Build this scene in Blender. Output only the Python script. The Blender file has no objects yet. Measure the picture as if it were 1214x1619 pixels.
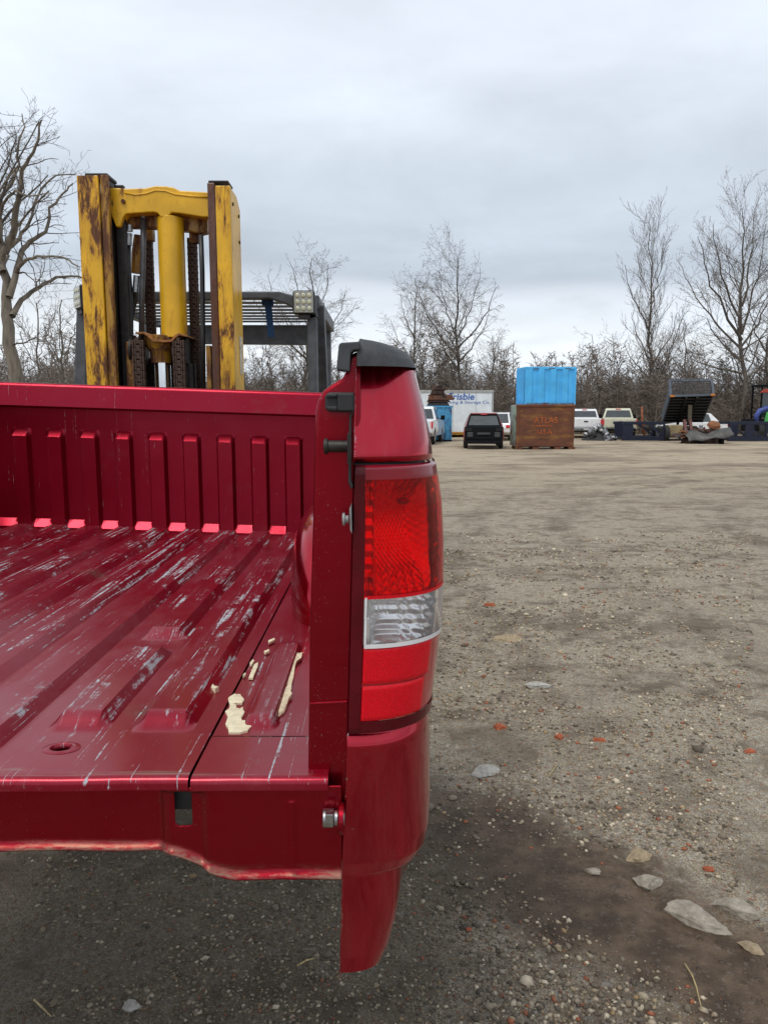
import bpy, bmesh, math, random
import numpy as np
from mathutils import Vector, Matrix
R = math.radians
scene = bpy.context.scene
col = scene.collection

# ------------------------------------------------------------------ camera, sky, sun, exposure
CAM_H, PITCH = 1.8, math.atan(161.5 / 1200.0)
cd = bpy.data.cameras.new('camera'); cam = bpy.data.objects.new('camera', cd); col.objects.link(cam)
cam.location = (0, 0, CAM_H); cam.rotation_euler = (math.pi / 2 - PITCH, 0, 0)
cd.sensor_fit = 'VERTICAL'; cd.sensor_height = 24.0; cd.lens = 1200.0 / 1619.0 * 24.0
cd.clip_start = 0.05; cd.clip_end = 3000
scene.camera = cam
vs = scene.view_settings
vs.view_transform = 'Standard'; vs.look = 'None'; vs.gamma = 1.0; vs.exposure = 0.15; vs.use_curve_mapping = False
SUN_EL, SUN_AZ = 60.0, 215.0          # azimuth clockwise from +Y
world = bpy.data.worlds.new('World'); scene.world = world; world.use_nodes = True
wn, wl = world.node_tree.nodes, world.node_tree.links
wn.clear()
def N(t, nodes, **kw):
    n = nodes.new(t)
    for k, v in kw.items(): setattr(n, k, v)
    return n
w_out = N('ShaderNodeOutputWorld', wn)
sky = N('ShaderNodeTexSky', wn, sky_type='NISHITA', sun_disc=False)
sky.sun_elevation = R(SUN_EL); sky.sun_rotation = R(SUN_AZ); sky.air_density = 1.0; sky.dust_density = 2.0
bg_sky = N('ShaderNodeBackground', wn); bg_sky.inputs['Strength'].default_value = 0.1
wl.new(sky.outputs[0], bg_sky.inputs['Color'])
tc = N('ShaderNodeTexCoord', wn)
sep = N('ShaderNodeSeparateXYZ', wn); wl.new(tc.outputs['Generated'], sep.inputs[0])
def wmath(op, a, b=None, c=None):
    n = N('ShaderNodeMath', wn, operation=op)
    for i, v in enumerate((a, b, c)):
        if v is None: continue
        if isinstance(v, (int, float)): n.inputs[i].default_value = v
        else: wl.new(v, n.inputs[i])
    return n.outputs[0]
zc = wmath('MAXIMUM', sep.outputs[2], 0.0)
den = wmath('ADD', zc, 0.16)
cx, cy = wmath('DIVIDE', sep.outputs[0], den), wmath('DIVIDE', sep.outputs[1], den)
cmb = N('ShaderNodeCombineXYZ', wn); wl.new(cx, cmb.inputs[0]); wl.new(cy, cmb.inputs[1]); cmb.inputs[2].default_value = 3.7
def wnoise(scale, detail, rough, dist=0.0):
    n = N('ShaderNodeTexNoise', wn); n.inputs['Scale'].default_value = scale; n.inputs['Detail'].default_value = detail
    n.inputs['Roughness'].default_value = rough; n.inputs['Distortion'].default_value = dist
    wl.new(cmb.outputs[0], n.inputs['Vector']); return n.outputs['Fac']
n_big, n_mid = wnoise(0.55, 3, 0.5, 0.4), wnoise(1.7, 6, 0.55, 0.3)
shift = wmath('MULTIPLY_ADD', n_big, 0.16, -0.08)
elv = wmath('ADD', wmath('ADD', zc, shift), wmath('MULTIPLY_ADD', n_mid, 0.05, -0.025))
ramp = N('ShaderNodeValToRGB', wn); wl.new(elv, ramp.inputs[0])
stops = [(0.0, (.74, .82, .92)), (.085, (.90, .95, 1.0)), (.125, (.82, .88, .96)), (.165, (.56, .625, .71)),
         (.26, (.65, .72, .81)), (.40, (.82, .89, .98)), (.6, (.84, .89, .96)), (1.0, (.74, .78, .83))]
cr = ramp.color_ramp; cr.interpolation = 'EASE'
cr.elements[0].position, cr.elements[1].position = 0.0, 1.0
for p, c in stops[1:-1]: cr.elements.new(p)
for e, (p, c) in zip(cr.elements, stops): e.position = p; e.color = (*c, 1)
var = wmath('MULTIPLY_ADD', wmath('MULTIPLY_ADD', n_mid, 0.5, wmath('MULTIPLY', n_big, 0.5)), 0.95, 0.49)
mul = N('ShaderNodeVectorMath', wn, operation='SCALE'); wl.new(ramp.outputs[0], mul.inputs[0]); wl.new(var, mul.inputs['Scale'])
bg_cl = N('ShaderNodeBackground', wn); wl.new(mul.outputs[0], bg_cl.inputs['Color']); bg_cl.inputs['Strength'].default_value = 1.0
mixw = N('ShaderNodeMixShader', wn); mixw.inputs[0].default_value = 0.92
wl.new(bg_sky.outputs[0], mixw.inputs[1]); wl.new(bg_cl.outputs[0], mixw.inputs[2]); wl.new(mixw.outputs[0], w_out.inputs[0])
sd = bpy.data.lights.new('sun', 'SUN'); sd.energy = 1.4; sd.angle = R(22); sd.color = (1.0, .95, .87)
sun = bpy.data.objects.new('sun', sd); col.objects.link(sun); sun.location = (0, 0, 30)
_az, _el = R(SUN_AZ), R(SUN_EL)
sun.rotation_euler = Vector((math.sin(_az) * math.cos(_el), math.cos(_az) * math.cos(_el), math.sin(_el))).to_track_quat('Z', 'Y').to_euler()
scene.cycles.max_bounces = 8; scene.cycles.transparent_max_bounces = 12
scene.cycles.use_denoising = True

# ------------------------------------------------------------------ helpers
CP, SP = math.cos(PITCH), math.sin(PITCH)
def ray(px, py):
    v = -(py - 809.5) / 1200.0
    return np.array([(px - 607.0) / 1200.0, CP + v * SP, -SP + v * CP])
def at(px, py, Y):                       # photo measurement -> metres at distance Y
    r = ray(px, py); return r * (Y / r[1]) + np.array([0, 0, CAM_H])
def gnd(px, py, Z=0.0):
    r = ray(px, py); return r * ((Z - CAM_H) / r[2]) + np.array([0, 0, CAM_H])

_mats = {}
class MN:                                # small node-material writer
    def __init__(s, name):
        s.m = bpy.data.materials.new(name); s.m.use_nodes = True
        s.n, s.l = s.m.node_tree.nodes, s.m.node_tree.links
        s.b = s.n['Principled BSDF']; s.out = s.n['Material Output']
        s._co = {}
    def co(s, kind='Object'):
        if kind not in s._co: s._co[kind] = s.n.new('ShaderNodeTexCoord').outputs[kind]
        return s._co[kind]
    def mapv(s, scale=(1, 1, 1), rot=(0, 0, 0), loc=(0, 0, 0), src=None):
        n = s.n.new('ShaderNodeMapping'); n.inputs['Scale'].default_value = scale
        n.inputs['Rotation'].default_value = rot; n.inputs['Location'].default_value = loc
        s.l.new(src if src is not None else s.co(), n.inputs['Vector']); return n.outputs[0]
    def noise(s, scale, detail=3, rough=.5, vec=None, dist=0.0, out='Fac'):
        n = s.n.new('ShaderNodeTexNoise'); n.inputs['Scale'].default_value = scale; n.inputs['Detail'].default_value = detail
        n.inputs['Roughness'].default_value = rough; n.inputs['Distortion'].default_value = dist
        s.l.new(vec if vec is not None else s.co(), n.inputs['Vector']); return n.outputs[out]
    def voro(s, scale, vec=None, out='Distance', feature='F1'):
        n = s.n.new('ShaderNodeTexVoronoi'); n.feature = feature; n.inputs['Scale'].default_value = scale
        s.l.new(vec if vec is not None else s.co(), n.inputs['Vector']); return n.outputs[out]
    def math(s, op, a, b=None, c=None, clamp=False):
        n = s.n.new('ShaderNodeMath'); n.operation = op; n.use_clamp = clamp
        for i, v in enumerate((a, b, c)):
            if v is None: continue
            if isinstance(v, (int, float)): n.inputs[i].default_value = v
            else: s.l.new(v, n.inputs[i])
        return n.outputs[0]
    def step(s, v, a, b):                # smooth 0..1 between a and b
        n = s.n.new('ShaderNodeMapRange'); n.interpolation_type = 'SMOOTHSTEP'
        s.l.new(v, n.inputs['Value']); n.inputs['From Min'].default_value = a; n.inputs['From Max'].default_value = b
        return n.outputs[0]
    def mix(s, f, a, b, blend='MIX'):
        n = s.n.new('ShaderNodeMix'); n.data_type = 'RGBA'; n.blend_type = blend
        for sock, v in ((n.inputs[0], f), (n.inputs[6], a), (n.inputs[7], b)):
            if isinstance(v, (int, float)): sock.default_value = v
            elif isinstance(v, tuple): sock.default_value = (*v, 1)
            else: s.l.new(v, sock)
        return n.outputs[2]
    def mixf(s, f, a, b):
        return s.math('ADD', s.math('MULTIPLY', f, b), s.math('MULTIPLY', s.math('SUBTRACT', 1.0, f), a))
    def set(s, **kw):
        for k, v in kw.items():
            k = k.replace('_', ' ')
            i = s.b.inputs[k]
            if isinstance(v, (int, float)): i.default_value = v
            elif isinstance(v, tuple): i.default_value = (*v, 1) if len(v) == 3 and i.type == 'RGBA' else v
            else: s.l.new(v, i)
        return s
    def bump(s, h, strength=.3, dist=.01):
        n = s.n.new('ShaderNodeBump'); n.inputs['Strength'].default_value = strength; n.inputs['Distance'].default_value = dist
        s.l.new(h, n.inputs['Height']); s.l.new(n.outputs[0], s.b.inputs['Normal']); return s
def plain(name, c, rough=.5, metal=0.0, var=.25, vs=6.0, coat=0.0, bump=0.0):
    """one-colour material with slight procedural colour and roughness variation"""
    if name in _mats: return _mats[name]
    m = MN(name); f = m.noise(vs, 4, .6)
    d = tuple(x * (1 - var) for x in c); u = tuple(min(1, x * (1 + var * .6)) for x in c)
    m.set(Base_Color=m.mix(m.step(f, .3, .7), d, u), Metallic=metal, Coat_Weight=coat, Coat_Roughness=.05)
    m.set(Roughness=m.math('MULTIPLY_ADD', m.noise(vs * 3, 3), .25, max(.02, rough - .12)))
    if bump: m.bump(m.noise(vs * 12, 5, .6), bump, .004)
    _mats[name] = m.m; return m.m

class MB:                                # collects geometry for one mesh object
    def __init__(s): s.v, s.f = [], []
    def add(s, v, f):
        o = len(s.v); s.v += [tuple(map(float, p)) for p in v]; s.f += [tuple(i + o for i in q) for q in f]; return s
    def box(s, lo, hi):
        (x0, y0, z0), (x1, y1, z1) = lo, hi
        return s.add([(x0, y0, z0), (x1, y0, z0), (x1, y1, z0), (x0, y1, z0), (x0, y0, z1), (x1, y0, z1), (x1, y1, z1), (x0, y1, z1)],
                     [(0, 3, 2, 1), (4, 5, 6, 7), (0, 1, 5, 4), (1, 2, 6, 5), (2, 3, 7, 6), (3, 0, 4, 7)])
    def hexa(s, b, t):                   # four bottom points, four top points
        return s.add(list(b) + list(t), [(0, 3, 2, 1), (4, 5, 6, 7), (0, 1, 5, 4), (1, 2, 6, 5), (2, 3, 7, 6), (3, 0, 4, 7)])
    def bar(s, a, b, w, h=None, up=(0, 0, 1)):
        a, b = Vector(a), Vector(b); d = (b - a).normalized(); u = Vector(up)
        if abs(d.dot(u)) > .95: u = Vector((0, 1, 0))
        sx = d.cross(u).normalized() * w / 2; sz = sx.cross(d).normalized() * (h or w) / 2
        return s.hexa([a - sx - sz, a + sx - sz, b + sx - sz, b - sx - sz], [a - sx + sz, a + sx + sz, b + sx + sz, b - sx + sz])
    def tube(s, pts, r, n=8, cap=True):
        pts = [Vector(p) for p in pts]; rs = r if isinstance(r, (list, tuple)) else [r] * len(pts)
        o = len(s.v); side = None
        for i, p in enumerate(pts):
            d = (pts[min(i + 1, len(pts) - 1)] - pts[max(i - 1, 0)]).normalized()
            if side is None:
                side = d.cross(Vector((0, 0, 1)) if abs(d.z) < .9 else Vector((0, 1, 0))).normalized()
            else: side = (side - d * side.dot(d)).normalized()
            up = d.cross(side)
            for k in range(n):
                a = 2 * math.pi * k / n
                s.v.append(tuple(p + (side * math.cos(a) + up * math.sin(a)) * rs[i]))
        for i in range(len(pts) - 1):
            for k in range(n):
                a, b = o + i * n + k, o + i * n + (k + 1) % n
                s.f.append((a, b, b + n, a + n))
        if cap:
            s.f.append(tuple(o + k for k in reversed(range(n)))); e = o + (len(pts) - 1) * n
            s.f.append(tuple(e + k for k in range(n)))
        return s
    def cyl(s, a, b, r, n=24): return s.tube([a, b], r, n)
    def prism(s, poly, a0, a1, axis='y', taper=None):
        """polygon extruded along an axis; poly in the other two axes; taper(p) scales the half width"""
        n = len(poly); V = []
        for k, a in ((0, a0), (1, a1)):
            for p in poly:
                q = taper(p) if taper else 1.0
                aa = (a0 + a1) / 2 + (a - (a0 + a1) / 2) * q
                V.append({'y': (p[0], aa, p[1]), 'x': (aa, p[0], p[1]), 'z': (p[0], p[1], aa)}[axis])
        F = [tuple(range(n)), tuple(range(2 * n - 1, n - 1, -1))] + [(i, i + n, (i + 1) % n + n, (i + 1) % n) for i in range(n)]
        return s.add(V, F)
    def grid(s, P, keep=None):           # P: array (a, b, 3)
        a, b = P.shape[:2]; o = len(s.v); s.v += [tuple(map(float, p)) for p in P.reshape(-1, 3)]
        for i in range(a - 1):
            for j in range(b - 1):
                if keep is None or keep[i, j]: s.f.append((o + i * b + j, o + (i + 1) * b + j, o + (i + 1) * b + j + 1, o + i * b + j + 1))
        return s
    def lathe(s, prof, n=24, M=None):    # (radius, height) about z, then a matrix
        V = []; M = M or Matrix()
        for r, h in prof:
            for k in range(n):
                a = 2 * math.pi * k / n; V.append(tuple(M @ Vector((r * math.cos(a), r * math.sin(a), h))))
        F = []
        for i in range(len(prof) - 1):
            for k in range(n): F.append((i * n + k, i * n + (k + 1) % n, (i + 1) * n + (k + 1) % n, (i + 1) * n + k))
        F.append(tuple(reversed(range(n)))); F.append(tuple((len(prof) - 1) * n + k for k in range(n)))
        return s.add(V, F)
    def build(s, name, mat, parent=None, smooth=False, bevel=0.0, seg=2, fix=True, solid=0.0):
        me = bpy.data.meshes.new(name); me.from_pydata(s.v, [], s.f); me.update()
        if fix:
            bm = bmesh.new(); bm.from_mesh(me); bmesh.ops.recalc_face_normals(bm, faces=bm.faces); bm.to_mesh(me); bm.free()
        o = bpy.data.objects.new(name, me); col.objects.link(o); me.materials.append(mat)
        if smooth:
            for p in me.polygons: p.use_smooth = True
            if smooth == 'auto':
                try: me.set_sharp_from_angle(angle=R(38))
                except Exception: pass
        if solid:
            md = o.modifiers.new('solid', 'SOLIDIFY'); md.thickness = solid; md.offset = -1
        if bevel:
            md = o.modifiers.new('bevel', 'BEVEL'); md.width = bevel; md.segments = seg; md.limit_method = 'ANGLE'; md.angle_limit = R(35)
            md.harden_normals = False
        if parent is not None: attach(o, parent)
        return o
def attach(o, parent):
    o.parent = parent
    if parent.get('_loc') is not None: o.matrix_parent_inverse = Matrix.Translation(-Vector(parent['_loc']))
    return o
def tag(o, label=None, cat=None, group=None, kind=None):
    if label: o['label'] = label
    if cat: o['category'] = cat
    if group: o['group'] = group
    if kind: o['kind'] = kind
    return o
def thing(name, label, cat, loc=(0, 0, 0), rz=0.0, group=None, world_coords=False):
    """an Empty at the base; with world_coords the parts are written in world metres"""
    o = bpy.data.objects.new(name, None); col.objects.link(o); o.empty_display_size = .2
    o.location = loc; o.rotation_euler = (0, 0, rz)
    if world_coords: o['_loc'] = [float(v) for v in loc]
    return tag(o, label, cat, group)
def fastmesh(name, V, F, mat, smooth=False, parent=None):
    """big mesh from numpy arrays; F is (n,3) or (n,4)"""
    me = bpy.data.meshes.new(name); V = np.asarray(V, np.float32); F = np.asarray(F, np.int32); k = F.shape[1]
    me.vertices.add(len(V)); me.vertices.foreach_set('co', V.ravel())
    me.loops.add(F.size); me.loops.foreach_set('vertex_index', F.ravel())
    me.polygons.add(len(F)); me.polygons.foreach_set('loop_start', np.arange(0, F.size, k, dtype=np.int32))
    me.polygons.foreach_set('loop_total', np.full(len(F), k, np.int32))
    if smooth: me.polygons.foreach_set('use_smooth', np.ones(len(F), bool))
    me.update(calc_edges=True); me.validate()
    me.materials.append(mat); o = bpy.data.objects.new(name, me); col.objects.link(o)
    if parent is not None: attach(o, parent)
    return o
def sm(e0, e1, x):
    t = np.clip((np.asarray(x, float) - e0) / (e1 - e0), 0, 1); return t * t * (3 - 2 * t)
def vnoise(x, y, seed=0):
    xi, yi = np.floor(x).astype(np.int64), np.floor(y).astype(np.int64); fx, fy = x - xi, y - yi
    def h(a, b):
        n = (a * 374761393 + b * 668265263 + seed * 1442695041) & 0x7fffffff
        n = ((n ^ (n >> 13)) * 1274126177) & 0x7fffffff
        return ((n ^ (n >> 16)) & 0xffff) / 65535.0
    ux, uy = fx * fx * (3 - 2 * fx), fy * fy * (3 - 2 * fy)
    return (h(xi, yi) * (1 - ux) + h(xi + 1, yi) * ux) * (1 - uy) + (h(xi, yi + 1) * (1 - ux) + h(xi + 1, yi + 1) * ux) * uy
def fbm(x, y, seed=0, o=4):
    s, a = 0, .5
    for i in range(o): s = s + a * vnoise(x * 2 ** i, y * 2 ** i, seed + i); a *= .5
    return s
# ------------------------------------------------------------------ materials
def car_paint(name, c, metal=.45, rough=.32, dust=.15):
    m = MN(name)
    d = m.step(m.noise(3.5, 5, .6), .35, .75)
    m.set(Base_Color=m.mix(m.math('MULTIPLY', d, dust), c, (.30, .22, .19)), Metallic=metal, Coat_Weight=1.0, Coat_Roughness=.04)
    m.set(Roughness=m.math('MULTIPLY_ADD', d, .12, rough))
    return m
RED = (.275, .0024, .019)
_m = car_paint('maroon_paint', (.42, .0065, .024), .94, .24, .0)
_m.set(Coat_Weight=.45, Specular_IOR_Level=.3)
chip = _m.math('MULTIPLY', _m.step(_m.noise(140, 2, .4), .76, .79), _m.step(_m.noise(9, 2), .52, .62))
src = _m.b.inputs['Base Color'].links[0].from_socket
_m.set(Base_Color=_m.mix(_m.math('MULTIPLY', chip, .8), src, (.45, .42, .42)))
src = _m.b.inputs['Base Color'].links[0].from_socket
_e = _m.n.new('ShaderNodeAttribute'); _e.attribute_name = 'edge'
_ch = _m.math('MULTIPLY', _e.outputs['Fac'], _m.step(_m.noise(1.0, 6, .7, _m.mapv((60, 60, 90))), .56, .60))
src = _m.mix(_ch, src, (.55, .52, .50))
_d = _m.math('MULTIPLY', _m.step(_m.noise(260, 3, .6), .60, .72), _m.step(_m.noise(5, 6, .7), .42, .66))
_st = _m.step(_m.noise(1.0, 6, .6, _m.mapv((34, 34, 1.6)), .3), .48, .70)
_m.set(Roughness=_m.math('MULTIPLY_ADD', _st, .12, .20))
_d = _m.math('MAXIMUM', _d, _m.math('MULTIPLY', _st, .35))
_m.set(Base_Color=_m.mix(_m.math('MULTIPLY', _d, .16), src, (.35, .28, .24)), Coat_Weight=.6, Coat_Roughness=.02)
PAINT = _m.m
def worn_bed(name, mode):
    """maroon bed paint scraped down to blue-grey primer, dusted and dirty"""
    m = MN(name); fl = mode == 'floor'
    sc = (lambda a, b: (a, b, 20)) if fl else (lambda a, b: (a, 20, b))
    rz = (lambda r: (0, 0, r)) if fl else (lambda r: (0, r, 0))
    big = m.noise(3.6, 9, .74); big2 = m.noise(2.1, 8, .72, m.mapv(loc=(3.1, 7.7, 1.3))); brk = m.noise(70, 6, .75)
    def scratch(scale, r, lo, hi, mask, off, dist=.25):
        n = m.noise(1.0, 4, .6, m.mapv(scale, rz(r), (off, off * .7, off * .3)), dist)
        n = m.math('ADD', n, m.math('MULTIPLY_ADD', brk, .22, -.11))
        return m.math('MULTIPLY', m.step(n, lo, hi), mask)
    M1, M2, M3 = m.step(big, .50, .56), m.step(big2, .48, .55), m.step(m.noise(1.3, 7, .7, m.mapv(loc=(8, 3, 1))), .53, .60)
    k = 0.0 if fl else .035
    parts = [scratch(sc(150, 1.3), .02, .66 + k, .69 + k, M2, 1), scratch(sc(330, 2.2), -.05, .67 + k, .70 + k, M1, 5), scratch(sc(260, 3.5), .38, .70 + k, .73 + k, M1, 9),
             scratch(sc(300, 4.0), -.62, .71 + k, .74 + k, M3, 13), scratch(sc(240, 5.0), 1.15, .72 + k, .75 + k, M3, 17)]
    if fl: parts += [scratch(sc(64, 1.4), .03, .655, .69, M3, 21, .3), scratch(sc(90, 2.0), -.03, .655, .685, M1, 27, .4), scratch(sc(420, 2.0), .10, .665, .69, M2, 41), scratch(sc(380, 3.0), .75, .695, .72, M2, 47)]
    else: parts += [scratch((30, 20, 420), 0, .73, .76, M2, 31)]
    f = parts[0]
    for p_ in parts[1:]: f = m.math('MAXIMUM', f, p_)
    if fl:                               # the raised rib shoulders are scraped more than the channels
        wear = m.n.new('ShaderNodeAttribute'); wear.attribute_name = 'crown'
        s5 = m.step(m.math('ADD', m.noise(1.0, 6, .7, m.mapv((90, 2.4, 20), loc=(9, 1, 0)), .4), m.math('MULTIPLY_ADD', brk, .35, -.175)), .54, .60)
        f = m.math('MAXIMUM', f, m.math('MULTIPLY', m.math('MULTIPLY', wear.outputs['Fac'], s5), m.step(m.noise(5, 9, .75, m.mapv((1, .6, 1), loc=(5, 2, 2))), .49, .55)))
    scuff = m.math('MULTIPLY', m.step(m.noise(1.0, 6, .65, m.mapv(sc(26, 1.1), loc=(2, 2, 2)), .5), .45, .75), m.step(big2, .42, .62))
    dust = m.math('MULTIPLY', m.math('MAXIMUM', scuff, m.math('MULTIPLY', m.step(m.noise(2.6, 8, .7, m.mapv((1.6, .8, 1))), .38, .70), .6)), .55 if fl else .05)
    mud = m.math('MULTIPLY', m.step(m.noise(5.5, 8, .7, m.mapv(loc=(1, 4, 9))), .58, .74), .6 if fl else .12)
    base = m.mix(dust, RED, (.40, .17, .20)); base = m.mix(mud, base, (.19, .14, .10))
    if fl:                               # caked tan dirt along the rear lip and in the channels
        sy_ = m.n.new('ShaderNodeSeparateXYZ'); m.l.new(m.co(), sy_.inputs[0])
        lipd = m.math('MULTIPLY', m.math('MULTIPLY', m.step(sy_.outputs[1], .998, 1.004), m.math('SUBTRACT', 1.0, m.step(m.math('ADD', sy_.outputs[1], m.math('MULTIPLY_ADD', m.noise(9, 6, .7), .06, -.03)), 1.004, 1.022))), m.step(m.noise(1.0, 7, .75, m.mapv((3.0, 60, 60), loc=(1.2, 0, 0))), .48, .60))
        base = m.mix(m.math('MULTIPLY', lipd, .65), base, (.30, .23, .16))
    prim = m.mix(m.noise(30, 5, .7), (.22, .27, .32), (.58, .62, .65))
    m.set(Base_Color=m.mix(f, base, prim), Metallic=m.math('MULTIPLY', m.math('SUBTRACT', 1.0, f), .55 if fl else .75), Specular_IOR_Level=.3, Coat_Weight=m.math('MULTIPLY_ADD', f, -.35 if fl else -.15, .35 if fl else .15), Coat_Roughness=.16)
    m.set(Roughness=m.math('MULTIPLY_ADD', m.math('MAXIMUM', f, dust), .28, .30))
    m.bump(m.math('SUBTRACT', m.math('MULTIPLY', m.noise(14, 4), .7), m.math('MULTIPLY', f, .5)), .3, .002)
    return m.m
FLOOR_M, HEAD_M = worn_bed('worn_bed_floor_paint', 'floor'), worn_bed('worn_headboard_paint', 'head')
m = car_paint('dirty_maroon_paint', (.27, .0030, .0135), .90, .30, .0)
m.set(Coat_Weight=.25, Specular_IOR_Level=.25)      # sill and jamb: same paint, dirt along the edges
_e = m.n.new('ShaderNodeAttribute'); _e.attribute_name = 'edge'
_g = m.math('MULTIPLY', _e.outputs['Fac'], m.step(m.noise(1.0, 8, .75, m.mapv((14, 60, 60))), .42, .58))
_c = m.b.inputs['Base Color'].links[0].from_socket
m.set(Base_Color=m.mix(m.math('MULTIPLY', _g, .75), _c, (.30, .22, .15)))
_r = m.math('MULTIPLY', m.step(m.noise(300, 3, .6), .66, .72), m.step(m.noise(7, 5, .7), .45, .6))
m.set(Base_Color=m.mix(m.math('MULTIPLY', _r, .6), m.b.inputs['Base Color'].links[0].from_socket, (.42, .36, .33)))
SILL_M = m.m
BLACKPL = plain('black_rubber', (.018, .018, .02), .55, 0, .3, 40)
GREYPL = plain('weathered_grey_plastic', (.050, .054, .060), .62, 0, .25, 60, bump=.15)
STEEL = plain('dull_steel', (.38, .39, .40), .38, 1.0, .3, 60)
DARKSTEEL = plain('greasy_dark_steel', (.035, .030, .027), .5, .5, .4, 30)
CHROME = plain('chrome_rod', (.80, .82, .85), .14, 1.0, .05, 5)
FOAM = plain('dried_cream_foam', (.84, .77, .54), .75, 0, .15, 90, bump=.5)
def lens(name, c, rough=.02, haze=.0, hazec=(1, 1, 1)):
    m = bpy.data.materials.new(name); m.use_nodes = True; n, l = m.node_tree.nodes, m.node_tree.links
    n.remove(n['Principled BSDF']); out = n['Material Output']
    t = n.new('ShaderNodeBsdfTransparent'); t.inputs[0].default_value = (*c, 1)
    g = n.new('ShaderNodeBsdfGlossy'); g.inputs['Roughness'].default_value = rough
    nz = n.new('ShaderNodeTexNoise'); nz.inputs['Scale'].default_value = 40
    fr = n.new('ShaderNodeFresnel'); fr.inputs[0].default_value = 1.45
    mx = n.new('ShaderNodeMixShader'); l.new(fr.outputs[0], mx.inputs[0]); l.new(t.outputs[0], mx.inputs[1]); l.new(g.outputs[0], mx.inputs[2])
    d = n.new('ShaderNodeBsdfDiffuse'); d.inputs[0].default_value = (*hazec, 1)
    m2 = n.new('ShaderNodeMixShader'); mm = n.new('ShaderNodeMath'); mm.operation = 'MULTIPLY'; mm.inputs[1].default_value = haze * 2
    l.new(nz.outputs[0], mm.inputs[0]); l.new(mm.outputs[0], m2.inputs[0]); l.new(mx.outputs[0], m2.inputs[1]); l.new(d.outputs[0], m2.inputs[2])
    l.new(m2.outputs[0], out.inputs[0]); return m
RED_LENS = lens('red_lamp_lens', (1.0, .001, .020), .03, .10, (.95, .001, .018))
CLEAR_LENS = lens('clear_lamp_lens', (.96, .96, .97), .04, .16, (.85, .86, .88))
MIRROR = plain('lamp_reflector_chrome', (.95, .95, .95), .30, 1.0, .03, 20)
m = MN('red_reflex_plastic')
v = m.voro(420, out='Distance')
m.set(Base_Color=m.mix(m.step(v, .1, .7), (.78, .002, .014), (.60, .001, .010)), Roughness=.4, Specular_IOR_Level=.2, Coat_Weight=.25, Coat_Roughness=.04)
m.bump(v, .25, .001); REFLEX = m.m
BEZEL = plain('dark_maroon_lamp_bezel', (.095, .002, .007), .25, 0, .2, 20, coat=.12)
BEZEL.node_tree.nodes['Principled BSDF'].inputs['Specular IOR Level'].default_value = .2
def rusty(name, c, rust=.5, streak=(9, 9, 2.2), grease=.35):
    m = MN(name)
    n1 = m.noise(1.0, 12, .76, m.mapv(tuple(k * 2.6 for k in streak)), .3); n2 = m.noise(1.6, 3, .5); n3 = m.noise(110, 3, .6)
    f = m.step(m.math('ADD', m.math('MULTIPLY', n1, .75), m.math('MULTIPLY', n2, .35)), .62 - .12 * rust, .69 - .12 * rust)
    f = m.math('MAXIMUM', f, m.math('MULTIPLY', m.step(n3, .68, .72), .8))
    yc = m.mix(m.step(m.noise(6, 4), .3, .75), c, tuple(x * .72 for x in c))
    halo = m.step(m.math('ADD', m.math('MULTIPLY', n1, .75), m.math('MULTIPLY', n2, .35)), .56 - .12 * rust, .66 - .12 * rust)
    yc = m.mix(m.math('MULTIPLY', halo, .75), yc, tuple(x * k for x, k in zip(c, (.52, .38, .6))))
    rc = m.mix(m.noise(40, 4), (.16, .055, .018), (.055, .022, .012))
    g = m.math('MULTIPLY', m.step(m.noise(3.0, 5, .6, m.mapv(loc=(4, 4, 4), scale=(3, 3, .8))), .55, .72), grease)
    m.set(Base_Color=m.mix(g, m.mix(f, yc, rc), (.03, .025, .02)))
    m.set(Roughness=m.mixf(f, .36, .8)).bump(m.math('MULTIPLY', f, -1.0), .4, .003)
    return m.m
YEL = (.86, .48, .014)
YELLOW, YELLOW_R, YELLOW_D = rusty('yellow_paint', YEL, .05, grease=.08), rusty('rust_chipped_yellow_paint', YEL, .60, grease=.30), rusty('greasy_yellow_brown_rail', (.46, .25, .02), .8, grease=.6)
RUSTY_BROWN = rusty('rusty_brown_steel', (.14, .06, .03), .9)
CHAIN_M = plain('rusty_chain_steel', (.085, .050, .036), .55, .5, .4, 120)
HOSE_M = plain('black_hydraulic_hose', (.03, .03, .032), .45, 0, .3, 60)
GUARD_M = plain('grey_black_guard_paint', (.085, .09, .10), .45, 0, .35, 14)
WHITE_M = car_paint('white_car_paint', (.80, .81, .82), 0, .3, .18).m
CREAM_M = car_paint('cream_car_paint', (.62, .61, .46), 0, .32, .25).m
GLASS = plain('dark_car_glass', (.035, .045, .05), .1, 0, .3, 2, coat=1)
TYRE = plain('black_tyre', (.022, .021, .021), .8, 0, .3, 30)
RIM = plain('alloy_rim', (.45, .45, .46), .35, .9, .2, 20)
REDLAMP = plain('red_lamp_plastic', (.62, .01, .02), .3, 0, .1, 20, coat=1)
BLACKCAR = plain('black_bare_plastic', (.006, .007, .009), .75, 0, .3, 12)
BLACKCAR.node_tree.nodes['Principled BSDF'].inputs['Specular IOR Level'].default_value = .15
NAVY = plain('navy_frame_paint', (.006, .010, .030), .5, .1, .35, 6)

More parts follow.
